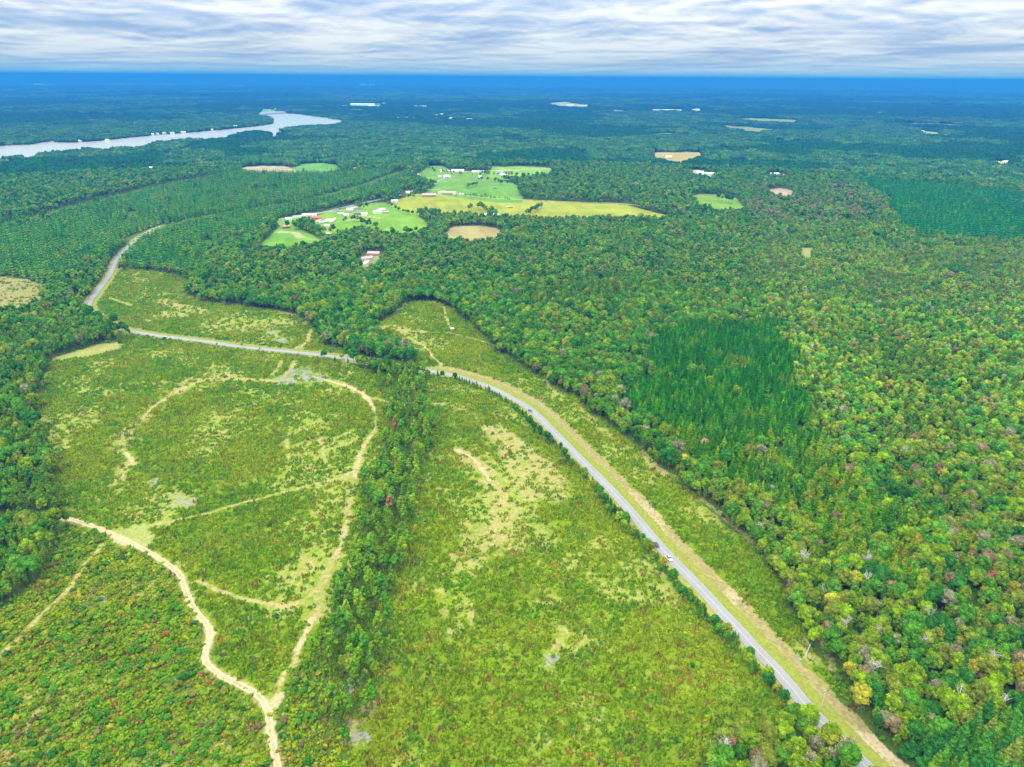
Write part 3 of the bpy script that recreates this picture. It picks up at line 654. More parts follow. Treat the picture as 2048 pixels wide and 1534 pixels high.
M_WATER = water_mat()
def flat_poly(name, poly, z, mat):
    bm = bmesh.new(); vs = [bm.verts.new((a, b, z)) for a, b in poly]; f = bm.faces.new(vs); bmesh.ops.triangulate(bm, faces=[f])
    bmesh.ops.recalc_face_normals(bm, faces=bm.faces[:]); 
    if bm.faces[:] and bm.faces[:][0].normal.z < 0: bmesh.ops.reverse_faces(bm, faces=bm.faces[:])
    me = bpy.data.meshes.new(name); bm.to_mesh(me); bm.free(); me.materials.append(mat); return link(name, me)
_lz = float(np.max(T(np.array([p[0] for p in LAKE]), np.array([p[1] for p in LAKE]))))
LAKE_Z = -0.1
tag(flat_poly('lake_water', LAKE, LAKE_Z, M_WATER), kind='structure')

# ------------------------------------------------------------------ buildings, poles, vehicles (all traced on the photo)
PAINT = {}
def paint(name, col, rough=.6):
    if name not in PAINT: PAINT[name] = plain(name, col, rough, .10, .6)
    return PAINT[name]
HOUSE_POS = []
COL = dict(white=(.80,.80,.78), cream=(.70,.66,.54), tan=(.52,.42,.30), brick=(.36,.17,.12), grey=(.42,.43,.44), darkgrey=(.14,.14,.15), brown=(.22,.15,.11), mauve=(.34,.25,.25), red=(.62,.07,.04), blue=(.22,.32,.45), silver=(.60,.62,.64), black=(.03,.03,.035), rust=(.35,.16,.08))
M_GLASS = plain('window_glass', (.05, .07, .09), .15, .05)
M_TYRE = plain('tyre_rubber', (.03, .03, .03), .9, .05)
def ground_at(px, py):
    x, y = U([px], [py]); return float(x[0]), float(y[0]), float(T(x, y)[0])
def house(px, py, w, d, h, wall, roof, label, name='house', cat='house', rot=0.0, group=None, chimney=False, porch=False, pitch=.42, wins=3):
    x, y, z = ground_at(px, py); HOUSE_POS.append((x, y, max(w, d) * .5)); e = empty(name, (x, y, z), math.radians(rot)); tag(e, label, cat, group)
    MB().box(-w/2, w/2, -d/2, d/2, -1.0, h).obj('wall', [paint(wall + '_wall', COL[wall])], e)
    for q_ in (-w/2, w/2 - .1): MB().add([(q_ + a_, b_, c_) for a_ in (0, .1) for b_, c_ in ((-d/2, h + .004), (d/2, h + .004), (0, h + d * pitch * .5))], [(0, 2, 1), (3, 4, 5), (0, 1, 4, 3), (1, 2, 5, 4), (2, 0, 3, 5)]).obj('gable', [paint(wall + '_wall', COL[wall])], e)
    o = .5; k = d * pitch * .5; r = MB()
    for s_ in (-1, 1):
        a = (s_ * (d/2 + o), h - o * pitch); 
        r.add([(-w/2 - o, a[0], a[1] + .03), (w/2 + o, a[0], a[1] + .03), (w/2 + o, 0, h + k + .03), (-w/2 - o, 0, h + k + .03), (-w/2 - o, a[0], a[1] + .2), (w/2 + o, a[0], a[1] + .2), (w/2 + o, 0, h + k + .22), (-w/2 - o, 0, h + k + .22)],
              [(0, 1, 2, 3), (7, 6, 5, 4), (0, 4, 5, 1), (3, 2, 6, 7), (0, 3, 7, 4), (1, 5, 6, 2)])
    ro = r.obj('roof', [paint(roof + '_roof', COL[roof], .5)], e)
    if chimney: MB().box(w*.2, w*.2 + .9, .3, 1.2, h, h + k + 1.1).obj('chimney', [paint('brick_wall', COL['brick'])], ro)
    MB().box(-.5, .5, -d/2 - .06, -d/2 + .02, 0, 2.05).obj('door', [paint('brown_wall', COL['brown'])], e)
    for i in range(wins):
        u = -w/2 + w * (i + .5) / wins
        if abs(u) < 1.2: u += 1.9
        wn = MB().box(u - .55, u + .55, -d/2 - .05, -d/2 + .02, 1.0, 2.1).obj('window', [paint('white_wall', COL['white'])], e)
        MB().box(u - .45, u + .45, -d/2 - .07, -d/2 - .045, 1.1, 2.0).obj('pane', [M_GLASS], wn)
    if porch: MB().box(-w*.3, w*.3, -d/2 - 2.4, -d/2 - .08, 2.35, 2.5).obj('porch_roof', [paint(roof + '_roof', COL[roof], .5)], e)
    return e
def vehicle(px, py, rot, col, label, name='car', cat='car', L_=4.6, W=1.9, Hh=1.45, kind='car', at=None, group=None):
    x, y, z = at if at else ground_at(px, py); e = empty(name, (x, y, z + .12), math.radians(rot)); tag(e, label, cat, group)
    m = paint(col + '_paint', COL[col], .35); a, b = L_/2, W/2
    if kind == 'trailer':
        MB().box(-a, a, -b, b, .7, Hh).obj('box', [m], e); MB().box(-a - 1.2, -a - .01, -.08, .08, .55, .68).obj('tow_bar', [M_TYRE], e); MB().box(-a, a, -b*.8, b*.8, .55, .695).obj('chassis', [M_TYRE], e); wx = (a * .35, a * .6)
    else:
        bd = MB(); bd.add([(-a, -b, .35), (a, -b, .35), (a, b, .35), (-a, b, .35), (-a, -b, .82), (a, -b, .75), (a, b, .75), (-a, b, .82)], [(0,3,2,1),(4,5,6,7),(0,1,5,4),(1,2,6,5),(2,3,7,6),(3,0,4,7)]); bd.obj('body', [m], e)
        if kind == 'pickup': c0, c1, c2, c3 = -.25, .95, -.15, .55
        elif kind == 'van': c0, c1, c2, c3 = -a + .03, a * .78, -a + .12, a * .5
        else: c0, c1, c2, c3 = -a * .75, a * .5, -a * .5, a * .18
        cb = MB(); cb.add([(c0, -b*.93, .83), (c1, -b*.93, .83), (c1, b*.93, .83), (c0, b*.93, .83), (c2, -b*.78, Hh), (c3, -b*.78, Hh), (c3, b*.78, Hh), (c2, b*.78, Hh)], [(0,3,2,1),(4,5,6,7),(0,1,5,4),(1,2,6,5),(2,3,7,6),(3,0,4,7)], 0); cb.obj('cabin', [M_GLASS], e)
        MB().box(c2 - .02, c3 + .02, -b*.8, b*.8, Hh + .004, Hh + .06).obj('roof', [m], e)
        if kind == 'pickup': MB().box(-a + .15, c0 - .15, -b*.8, b*.8, .826, .86).obj('truck_bed', [M_TYRE], e)
        for s_ in (-1, 1): MB().box(a - .02, a + .03, s_ * b * .7 - .18, s_ * b * .7 + .18, .5, .66).obj('headlight', [paint('white_wall', COL['white'])], e)
        wx = (-a * .62, a * .62)
    for u in wx:
        for s_ in (-1, 1):
            wv = []; n = 12
            for sd_ in (b - .12, b + .06):
                for k in range(n): wv.append((u + .33 * math.cos(6.283*k/n), s_ * sd_, .33 - .12 + .33 * math.sin(6.283*k/n)))
            mb = MB(); mb.add(wv, [(k, (k+1) % n, n + (k+1) % n, n + k) for k in range(n)] + [tuple(range(n)), tuple(range(2*n-1, n-1, -1))]); mb.obj('wheel', [M_TYRE], e)
    return e
def build_village():
    V = 'houses of the roadside village'; Fg = 'farm buildings among the pastures'
    H_ = house
    H_(578,440, 11,8,3.2,'white','white','small white house at the village\'s left end beside the trees', rot=15, group=V)
    H_(598,435, 22,5,3.0,'white','silver','long white trailer home left of the white-roofed shed', 'trailer_home','trailer home', rot=18, group=V, wins=5, pitch=.15)
    H_(619,432, 27,8,3.6,'white','white','long white-roofed shed just below the village road', 'long_shed','shed', rot=18, group=V, wins=4, pitch=.3)
    H_(626,436, 8,6,2.8,'brown','darkgrey','small dark-roofed house touching the long white shed', rot=18, group=V)
    H_(634,439, 17,9,4.0,'red','red','bright red barn beside the rows of parked trailers', 'red_barn','barn', rot=8, group=V, wins=2)
    H_(572,456, 12,9,3.4,'brick','rust','dark red barn at the edge of the dirt lawn', 'barn','barn', rot=30, group=V, wins=2)
    H_(654,453, 9,5,2.8,'cream','cream','tiny cream shed below the rows of trailers', 'garden_shed','shed', rot=5, group=V, wins=1)
    H_(659,470, 10,7,3.0,'brown','tan','small tan-roofed cabin by the wood\'s edge', 'cabin','cabin', rot=-5, group=V)
    H_(711,418, 18,9,3.4,'tan','mauve','tan house with a mauve roof beside the road', rot=22, group=V, chimney=True)
    H_(700,421, 12,8,3.2,'white','white','white house left of the tan house', rot=12, group=V)
    H_(682,430, 12,8,3.0,'grey','grey','plain grey house left of the village trees', rot=5, group=V)
    H_(693,432, 9,7,3.0,'white','silver','silver-roofed house right of the plain grey house', rot=-8, group=V)
    H_(717,429, 16,9,3.4,'brown','darkgrey','long dark barn in the middle of the village', 'barn','barn', rot=10, group=V, wins=2)
    H_(729,430, 11,8,3.2,'white','white','white house right of the dark village barn', rot=4, group=V)
    H_(713,435, 10,7,3.0,'white','tan','white house in front of the dark village barn', rot=0, group=V)
    H_(755,426, 17,10,3.6,'white','silver','white barn with a pale silver roof at the village\'s right end', 'barn','barn', rot=25, group=V, wins=2)
    H_(763,422, 14,10,3.6,'grey','grey','grey barn behind the silver-roofed barn', 'barn','barn', rot=25, group=V, wins=2)
    H_(772,426, 8,6,2.6,'darkgrey','silver','low open shed right of the two village barns', 'shed','shed', rot=20, group=V, wins=1)
    H_(789,404, 14,9,3.4,'white','grey','white farmhouse under the round trees', rot=30, group=Fg, chimney=True)
    H_(812,387, 16,9,3.4,'white','white','white farmhouse across the road from the brick hall', rot=20, group=Fg)
    H_(858,393, 30,14,4.2,'brick','mauve','large brick hall with a mauve-brown roof beside the road', 'brick_hall','hall', rot=8, group=Fg, wins=6, chimney=True)
    H_(895,388, 42,12,4.0,'cream','mauve','long building with mauve roof and pale front right of the brick hall', 'long_hall','hall', rot=-6, group=Fg, wins=8, porch=True)
    H_(923,390, 8,6,3.0,'white','white','little white shed under the trees by the long hall', 'shed','shed', group=Fg, wins=1)
    H_(894,355, 18,10,4.2,'white','white','bright white farmhouse at the end of the upper road', rot=10, group=Fg, porch=True)
    H_(880,354, 7,5,2.6,'white','silver','small white garage left of the bright white farmhouse', 'garage','garage', group=Fg, wins=1)
    H_(835,351, 14,9,3.4,'white','grey','white cottage in the left end of the upper pasture', rot=-15, group=Fg)
    H_(900,344, 14,9,3.4,'cream','white','cream house behind the dark round tree', rot=5, group=Fg)
    H_(916,343, 34,11,3.8,'white','cream','long pale building in a row above the green pasture', 'long_house','house', rot=3, group=Fg, wins=7)
    H_(884,344, 9,8,4.8,'white','white','tall narrow white house between the upper trees', rot=0, group=Fg)
    H_(951,345, 20,10,3.6,'cream','tan','cream house with tan roof left of the blue-roofed one', rot=0, group=Fg)
    H_(963,345, 18,10,3.6,'white','blue','house with a blue-grey roof in the upper row', rot=0, group=Fg)
    H_(960,355, 9,7,3.4,'white','white','small white house in front of the cedar row', rot=0, group=Fg)
    H_(1000,345, 20,11,3.6,'cream','mauve','mauve-roofed house by the cross road', rot=-6, group=Fg)
    H_(1004,351, 20,8,3.2,'white','white','low white shed below the mauve-roofed house', 'shed','shed', rot=-8, group=Fg)
    H_(1019,345, 18,10,3.6,'brick','brown','brown-roofed brick house at the end of the upper row', rot=0, group=Fg)
    H_(977,432, 16,10,3.6,'white','white','white farmhouse half hidden by the treeline below the hay field', rot=15, group=Fg)
    H_(991,432, 13,9,3.4,'white','silver','silver-roofed outbuilding right of the half hidden farmhouse', 'outbuilding','shed', rot=-15, group=Fg)
    H_(990,377, 9,5,2.6,'brown','brown','small brown field shelter in the green pasture', 'field_shelter','shed', group=Fg, wins=1)
    W_ = 'houses scattered in the far woods'
    for px, py, w, d, wl, rf, lab in ((1400,346,20,10,'white','white','white farm building at the left end of the woodland farmstead'), (1412,349,16,9,'cream','silver','silver-roofed building in the middle of the woodland farmstead'), (1424,349,14,9,'white','white','white house at the right end of the woodland farmstead'),
          (1376,342,14,8,'white','mauve','mauve-roofed house left of the woodland farmstead'), (1548,350,28,10,'white','white','long white building right of the woodland farmstead'), (1562,352,12,9,'cream','tan','tan-roofed house beside the long white building'), (1625,351,12,9,'white','white','lone white house right of the woodland farms'),
          (1187,303,16,10,'white','white','white house alone in the woods left of the tan field'), (1184,284,18,9,'white','white','left one of two white houses far up the woods'), (1197,285,14,9,'white','silver','right one of two white houses far up the woods'), (1337,315,22,9,'white','white','white shed standing in the tan field'),
          (1220,337,16,9,'white','white','white house in the gap above the dark hedge'), (730,336,20,10,'blue','blue','blue-grey farmhouse at the right end of the round meadow'), (712,339,12,8,'white','grey','white garage left of the blue-grey farmhouse'), (1893,272,24,10,'white','white','white church-like building right of the pale strip field'),
          (1970,269,18,10,'white','white','white house far out near the right edge'), (2010,325,20,10,'white','cream','cream-roofed house by the right field'), (306,338,20,10,'white','white','white house in the woods below the lake')):
        H_(px, py, w, d, 4.0, wl, rf, lab, 'house', 'house', rot=(px * 7) % 40 - 20, group=W_)
    LK = 'houses on the lake shore'
    for i, (px, py, w, wl, rf, lab) in enumerate(((292,270,24,'cream','mauve','pinkish lake house at the left end of the shore row'), (306,270,16,'white','white','white lake house right of the pinkish one'), (315,269,20,'white','grey','grey-roofed house in the lake shore row'), (329,268,22,'cream','tan','tan-roofed house in the lake shore row'),
          (345,268,28,'white','silver','wide silver-roofed house on the lake shore'), (367,266,34,'cream','cream','large cream lake house right of the silver-roofed one'), (423,261,26,'white','white','white house on the narrow part of the lake'), (472,254,38,'white','white','large white lake house below the peninsula'),
          (500,252,16,'white','grey','small grey-roofed house on the peninsula shore'), (526,246,20,'white','white','white house on the tip of the peninsula'), (539,221,30,'cream','mauve','mauve-roofed house on the far lake shore'), (551,219,24,'white','white','white house above the head of the lake'),
          (578,225,26,'white','white','left white house by the bridge end'), (587,225,30,'white','white','right white house by the bridge end'), (604,228,22,'white','grey','grey-roofed house right of the bridge'), (640,233,24,'cream','white','cream house on the lake\'s right shore'), (656,236,26,'white','white','white house near the lake\'s right tip'),
          (558,266,26,'cream','brick','brick-roofed house in the cove'), (215,282,22,'white','grey','grey-roofed house on the left shore'), (160,284,18,'white','white','white house on the left shore'), (408,226,34,'white','white','white building left of the twin halls beyond the lake'), (435,227,36,'white','white','left one of the twin white halls beyond the lake'),
          (447,226,50,'white','white','right one of the twin white halls beyond the lake'))):
        H_(px, py, w * .62, 11, 5.5, wl, rf, lab, 'lake_house', 'house', rot=(i * 37) % 50 - 25, group=LK)
    FR = 'far buildings near the horizon'
    for px, py, w, d, h, lab in ((726,213,210,120,22,'huge white warehouse beyond the lake'), (748,214,130,50,12,'low white wing right of the huge warehouse'), (757,211,40,25,14,'small white block right of the warehouse'), (768,209,30,25,14,'farthest small block right of the warehouse'),
          (690,214,40,25,12,'small white building left of the warehouse'), (812,237,60,25,9,'white building beyond the lake\'s tip'), (822,238,50,20,8,'second white building beyond the lake\'s tip'), (798,238,22,14,9,'small white house left of the white pair'), (840,214,120,20,10,'long thin white building on the far plain'),
          (873,232,40,22,10,'white building beside the sand lot'), (883,231,26,22,12,'tall white building beside the sand lot'), (22,181,160,90,14,'white building near the left horizon'), (78,169,260,90,22,'pale building on the left horizon'), (1430,221,90,30,9,'white buildings beside the sand lots'), (1340,221,120,20,8,'long low white building on the far plain'),
          (1760,227,60,30,10,'bright white building on the far right plain'), (1812,200,90,40,12,'white building on the right horizon plain'), (1140,211,70,40,10,'pale building behind the brown field'), (1165,212,90,40,10,'second pale building behind the brown field'), (940,240,40,20,9,'small white building right of the sand lot')):
        H_(px, py, w, d, h, 'white', 'white', lab, 'warehouse', 'building', rot=(px % 13) - 6, group=FR, pitch=.06, wins=4)
    # factory with silos on the skyline
    x, y, z = ground_at(735, 171); e = empty('factory', (x, y, z), -.03); tag(e, 'white factory with tall silos on the skyline above the lake', 'factory')
    for dx, w, h in ((-140, 220, 26), (70, 190, 34), (210, 88, 22)): MB().box(dx - w/2, dx + w/2, -60, 60 + dx * .02, 0, h).obj('hall', [paint('white_wall', COL['white'])], e)
    for dx, h in ((-200, 75), (-130, 80), (-50, 92), (-85, 60), (220, 74)):
        t_ = MB().tube([(dx, -80, 0), (dx, -80, h)], [13, 13], 14); t_.obj('silo', [paint('white_wall', COL['white'])], e)
    for i, (px, py, lab) in enumerate(((1044,169,'left water tower standing on the skyline'), (1075,171,'right water tower standing on the skyline'), (994,169,'small white water tower left of the skyline pair'))):
        x, y, z = ground_at(px, py); e = empty('water_tower', (x, y, z)); tag(e, lab, 'water tower', 'water towers on the skyline')
        MB().tube([(0,0,0),(0,0,52),(0,0,60)], [5,4,12], 12).obj('shaft', [paint('white_wall', COL['white'])], e)
        V_, F_ = ICO[2]; MB().add(V_ * [16,16,12] + [0,0,68], F_).obj('tank', [paint('white_wall', COL['white'])], e)
    # bridge over the head of the lake
    a = U([519],[231.5]); b = U([571],[227.5]); ax, ay, bx, by = float(a[0][0]), float(a[1][0]), float(b[0][0]), float(b[1][0]); Lb = math.hypot(bx-ax, by-ay)
    e = empty('bridge', (ax, ay, 0), math.atan2(by-ay, bx-ax)); tag(e, 'long low bridge crossing the head of the lake', 'bridge')
    MB().box(0, Lb, -6, 6, 5, 6.6).obj('deck', [paint('grey_wall', COL['grey'])], e)
    for s_ in (-5.8, 5.8): MB().box(0, Lb, s_ - .2, s_ + .2, 6.61, 7.6).obj('railing', [paint('grey_wall', COL['grey'])], e)
    for k in range(12): MB().box(Lb * (k + .5) / 12 - 1.5, Lb * (k + .5) / 12 + 1.5, -5, 5, -1, 4.98).obj('pier', [paint('grey_wall', COL['grey'])], e)
    # the house in the near woods
    H_(733,520, 15,9,3.4,'tan','mauve','mauve-roofed house below the driveway in the clearing in the woods', 'house','house', rot=25, group=None)
    H_(748,510, 18,10,3.6,'brick','mauve','larger mauve-roofed house behind the driveway in the woods', 'house','house', rot=-5, chimney=True)
    tag(strip_obj('driveway', UP([(727,528),(736,520),(740,513),(744,512)]), 3.0, paint('concrete_drive', (.62,.62,.60)), .12, 4), kind='structure')
    vehicle(0,0, 20,'white','white car parked at the end of the woodland driveway','car','car', at=ground_at(742.5,515))
    # hunting hut
    x, y, z = ground_at(905, 663); e = empty('hunting_hut', (x, y, z), .3); tag(e, 'small white hunting hut on legs where two paths meet', 'hut')
    for u in (-1, 1):
        for v in (-1, 1): MB().box(u*1.1-.08, u*1.1+.08, v*1.1-.08, v*1.1+.08, -.4, 1.795).obj('leg', [M_BARK], e)
    MB().box(-1.4,1.4,-1.4,1.4,1.8,3.7).obj('cabin', [paint('grey_wall', COL['grey'])], e); MB().box(-1.7,1.7,-1.7,1.7,3.703,3.9).obj('roof', [paint('white_roof', COL['white'])], e)
    MB().box(-.6,.6,-1.45,-1.405,2.5,3.2).obj('window', [M_GLASS], e)
    # parked trailers and cars in the village yard
    TG = 'trailers parked in rows by the red barn'; cc = ['white','silver','blue','white','white','cream','silver','white','white','grey']
    yard = [(638,444),(642,447),(646,444),(650,445),(654,442),(658,444),(661,441),(665,442),(668,440),(641,442),(663,445)]
    nmv = ['leftmost','second','third','fourth','fifth','sixth','seventh','eighth','rightmost','rear left','front right']
    for i, (px, py) in enumerate(yard):
        vehicle(px, py, 35 + (i * 29) % 25, cc[i % 10], f"{nmv[i]} parked {cc[i % 10]} box trailer beside the red barn", 'box_trailer', 'trailer', L_=8.5, W=2.6, Hh=3.3, kind='trailer', group=TG)
    for i, (px, py, c, lab) in enumerate(((673,420,'white','white van at the left of the pale yard'), (680,418,'silver','silver van in the middle of the pale yard'), (687,417,'white','white van at the right of the pale yard'), (676,424,'blue','blue van at the front of the pale yard'), (857,378,'white','white van on the road above the brick hall'), (866,385,'white','white van parked near the brick hall'),
            (912,391,'grey','grey van in front of the long hall'))):
        vehicle(px, py, 20 + i * 31, c, lab, 'van', 'van', 5.6, 2.1, 2.3, 'van', group='vans parked in the village')
    vehicle(1015,415, 5,'silver','silver hay trailer alone in the hay field','hay_trailer','trailer', 9,2.5,2.4,'trailer'); vehicle(1022,416, -10,'brown','brown hay trailer right of the silver one in the hay field','hay_trailer','trailer', 8,2.5,2.0,'trailer')
    vehicle(1075,419, 40,'red','small red farm pickup by the tree clump in the hay field','pickup','pickup truck', 5.0,2.0,1.9,'pickup')
    # vehicles on the main road
    R_ = np.array(ROAD_S)
    def on_road(px, py, side):
        x, y = U([px], [py]); i = int(np.argmin(np.hypot(R_[:,0] - x[0], R_[:,1] - y[0]))); d = R_[i+1] - R_[i-1]; d /= np.linalg.norm(d); n = np.array([d[1], -d[0]]); q = R_[i] + n * side
        return (float(q[0]), float(q[1]), float(T(q[0], q[1])) + .24), math.degrees(math.atan2(d[1], d[0]))
    for px, py, sd, c, k, nm, ct, lab in ((1317,1088,1.7,'black','car','car','car','black car driving down the long straight road'), (1343,1122,1.7,'white','pickup','pickup','pickup truck','white pickup close to the black car on the long road'), (1067,824,1.6,'darkgrey','car','car','car','dark grey car on the upper bend of the road'), (347,672,4.6,'white','van','van','van','white van pulled over beside the far straight of the road')):
        at, rz = on_road(px, py, sd); vehicle(0, 0, rz, c, lab, nm, ct, 5.2 if k == 'pickup' else 4.6, 1.95, 1.9 if k != 'car' else 1.45, k, at=at)
build_village()

M_POLE = plain('weathered_pole', (.50, .46, .40), .9, .2, 1.5); M_WIRE = plain('wire_metal', (.08, .08, .08), .5, .05)
def build_poles():
    px = [(1905,1700),(1643,1415),(1291,1035),(1177,919),(1083,823),(957,758)]; nm = ['unseen', 'nearest','second','third','fourth','farthest']
    P = [ground_at(*p) for p in px]; tops = []
    for i, p in enumerate(P):
        q = P[i+1] if i + 1 < len(P) else P[i-1]; a = math.atan2(q[1]-p[1], q[0]-p[0])
        e = empty('utility_pole', p, a); tag(e, f"{nm[i]} wooden utility pole of the line along the road" if i else 'wooden utility pole of the line just below the frame', 'utility pole', 'utility poles along the road')
        MB().tube([(0,0,-.5),(0,0,10.5)], [.2,.14], 8).obj('pole', [M_POLE], e); MB().box(-.07,.07,-1.3,1.3,9.9,10.08).obj('crossarm', [M_POLE], e)
        ins = []
        for u in (-1.2, 0, 1.2):
            MB().tube([(0,u,10.085 if u else 10.5),(0,u,10.32 if u else 10.75)], [.08,.06], 6).obj('insulator', [paint('white_wall', COL['white'])], e)
            ins.append((p[0] - math.sin(a)*u, p[1] + math.cos(a)*u, p[2] + (10.32 if u else 10.75)))
        tops.append(ins)
    for i in range(len(P)-1):
        for k in range(3):
            a, b = np.array(tops[i][k]), np.array(tops[i+1][k if True else 0]); L_ = np.linalg.norm(b-a)
            pts = [a + (b-a)*t - np.array([0,0,4*L_*.016*t*(1-t)]) for t in np.linspace(0,1,14)]
            o = MB().tube(pts, [.035]*14, 4).obj('power_line', [M_WIRE]); tag(o, f"{['left','middle','right'][k]} wire between the {nm[i]} and {nm[i+1]} utility poles" if i else f"{['left','middle','right'][k]} wire running from the nearest pole out of the frame", 'wire', 'power lines along the road')
build_poles()

# ------------------------------------------------------------------ scattering of vegetation
def jitter_grid(r0, r1, s, jit=.42, amax=44):
    xs = np.arange(-r1, r1, s); ys = np.arange(0, r1, s); X, Y = np.meshgrid(xs, ys)
    X = X.ravel() + rng.uniform(-jit, jit, X.size) * s; Y = Y.ravel() + rng.uniform(-jit, jit, Y.size) * s
    r = np.hypot(X, Y); a = np.degrees(np.arctan2(X, Y)); m = (r >= r0) & (r < r1) & (np.abs(a) < np.where(r < 700, 60, amax))
    return X[m], Y[m]
def classify(x, y):
    """region code per ground point: 0 mixed forest, 1.. plantations, -1 open ground, -2 road/water, 10.. clearings"""
    wx = x + (fbm(x / 14, y / 14, 41, 3) - .5) * 9; wy = y + (fbm(x / 14, y / 14, 51, 3) - .5) * 9
    code = np.zeros(x.shape, int)
    rx = x + (fbm(x / 40, y / 40, 61, 3) - .5) * 36; ry = y + (fbm(x / 40, y / 40, 62, 3) - .5) * 36
    for i, (k, P) in enumerate(PLANTW.items()): code[inpoly(rx, ry, P) if i != 2 else inpoly(wx, wy, P)] = i + 1
    u6 = rng.random(x.shape) < .80; code[(code == 6) & u6] = 1; code[code == 6] = 0
    code[(code >= 1) & (code <= 4) & (rng.random(x.shape) < .012 + .05 * (fbm(x / 50, y / 50, 63, 2) > .6))] = 0
    for P, w in GAPS:
        Pa = np.array(P); m = (x > Pa[:, 0].min() - 30) & (x < Pa[:, 0].max() + 30) & (y > Pa[:, 1].min() - 30) & (y < Pa[:, 1].max() + 30)
        if m.any():
            d = segdist(x[m], y[m], P); c = code[m]; c[d < w] = -1; code[m] = c
    for i, (k, P) in enumerate(CLEARW.items()): code[inpoly(wx, wy, P)] = 10 + i
    for n, P, *_ in FIELDW: code[inpoly(x, y, P)] = -1
    for P, w in ((VILLAGE_ROAD, 9), (FARM_ROAD, 6), (CROSS_ROAD, 7)):
        m = np.nonzero((y > 900) & (y < 2600))[0]
        if len(m): d = segdist(x[m], y[m], P); code[m[d < w]] = -2
    code[inpoly(x, y, LAKE)] = -2
    for hx, hy, hw in HOUSE_POS:
        m = np.nonzero((np.abs(x - hx) < hw + 90) & (np.abs(y - hy) < hw + 90))[0]
        if not len(m): continue
        hr = math.hypot(hx, hy); ux, uy = hx / hr, hy / hr; dx, dy = x[m] - hx, y[m] - hy; al = dx * ux + dy * uy; ac = np.abs(dx * uy - dy * ux)
        front = 26 + 16 * min(1, hr / 3000); code[m[(ac < hw + 9) & (al < hw + 10) & (al > -hw - front)]] = -1
    sd_ = signed_road(x, y); code[(sd_ > -6.0) & (sd_ < 16.5) & (y < 620)] = -2; code[(sd_ > -5.5) & (sd_ < 10) & (y >= 620) & (y < 1500)] = -2
    px_, py_, _ = project(x, y, T(x, y)); ok = (py_ < 1425) & (px_ > 850) & (code == 0)
    code[ok & (sd_ <= -6) & (sd_ > -30)] = CLEAR_CODES['middle_clearing']; code[ok & (sd_ >= 10) & (sd_ < 26)] = CLEAR_CODES['roadside_clearing']
    code[(code == 0) & (px_ >= 680) & (px_ < 900) & (np.abs(sd_) < 9)] = -1
    ok = (code == 0) & (px_ > 250) & (px_ < 690) & (np.abs(sd_) < 22); code[ok & (sd_ < 0)] = CLEAR_CODES['west_clearing']; code[ok & (sd_ > 0)] = CLEAR_CODES['north_clearing']
    d = segdist(x, y, [tuple(p) for p in SAND_TRACK]); ok = (code == 0) & (d < 26) & (px_ > 165); code[ok] = CLEAR_CODES['brush_clearing']; code[d < 3.0] = -2
    return code
CLEAR_CODES = {k: 10 + i for i, k in enumerate(CLEARW)}
PAL = dict(dg=(.032, .150, .016), mg=(.068, .215, .014), yg=(.165, .270, .008), ol=(.165, .210, .020), yl=(.29, .27, .020), gy=(.20, .205, .11), br=(.18, .145, .07), rd=(.28, .12, .05), pn=(.110, .225, .010), lg=(.092, .235, .020))
COLOUR_WORD = dict(dg='dark green', mg='mid green', yg='yellow green', ol='olive green', yl='bright yellow', gy='pale grey green', br='brownish', rd='rust red', pn='green', lg='light green')
RARE = ('yl', 'rd', 'br', 'gy')
def pick_tint(x, y, weights):
    """weights: dict key -> array or scalar; returns keys index array and rgb"""
    ks = [k for k in weights if k not in RARE] + [k for k in weights if k in RARE]; nr = sum(k not in RARE for k in ks); W = np.stack([np.broadcast_to(np.asarray(weights[k], float), x.shape) for k in ks], -1)
    W = W / W.sum(-1, keepdims=True); cum = W.cumsum(-1); u = rng.random(x.shape); lim = cum[..., nr - 1]
    # neighbours tend to share a colour
    un = np.clip((fbm(x / 22, y / 22, 91, 2) - .5) * 2.2 + .5, 0, .999) * lim; u = np.where(rng.random(x.shape) < .45, un, u)
    idx = (u[..., None] > cum).sum(-1).clip(0, len(ks) - 1)
    rgb = np.array([PAL[k] for k in ks])[idx]
    return np.array(ks)[idx], rgb
def forest_weights(px, py, x, y):
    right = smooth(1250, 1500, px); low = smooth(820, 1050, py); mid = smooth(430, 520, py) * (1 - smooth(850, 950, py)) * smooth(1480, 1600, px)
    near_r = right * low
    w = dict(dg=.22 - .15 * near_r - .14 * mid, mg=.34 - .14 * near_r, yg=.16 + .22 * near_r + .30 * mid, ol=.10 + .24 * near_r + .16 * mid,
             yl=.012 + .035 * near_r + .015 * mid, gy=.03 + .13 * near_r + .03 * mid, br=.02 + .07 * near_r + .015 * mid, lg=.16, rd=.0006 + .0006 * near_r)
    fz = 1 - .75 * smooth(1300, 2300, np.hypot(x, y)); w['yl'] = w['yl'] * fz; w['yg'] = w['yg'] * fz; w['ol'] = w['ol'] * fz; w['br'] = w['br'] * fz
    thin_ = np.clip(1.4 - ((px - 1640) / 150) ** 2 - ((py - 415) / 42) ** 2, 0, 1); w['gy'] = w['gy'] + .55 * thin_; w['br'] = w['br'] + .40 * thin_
    return {k: np.maximum(v, 0.0002) for k, v in w.items()}
PTS = {}     # kind -> dict of arrays
def store(kind, x, y, key, rgb, hs, form, sc, region):
    d = PTS.setdefault(kind, dict(x=[], y=[], key=[], rgb=[], h=[], form=[], sc=[], reg=[]))
    n = len(x)
    d['x'].append(x); d['y'].append(y); d['key'].append(key); d['rgb'].append(rgb); d['h'].append(np.broadcast_to(hs, n)); d['form'].append(form); d['sc'].append(sc); d['reg'].append(region)
NB, NP, NC = 6, 6, 4   # forms of each kind
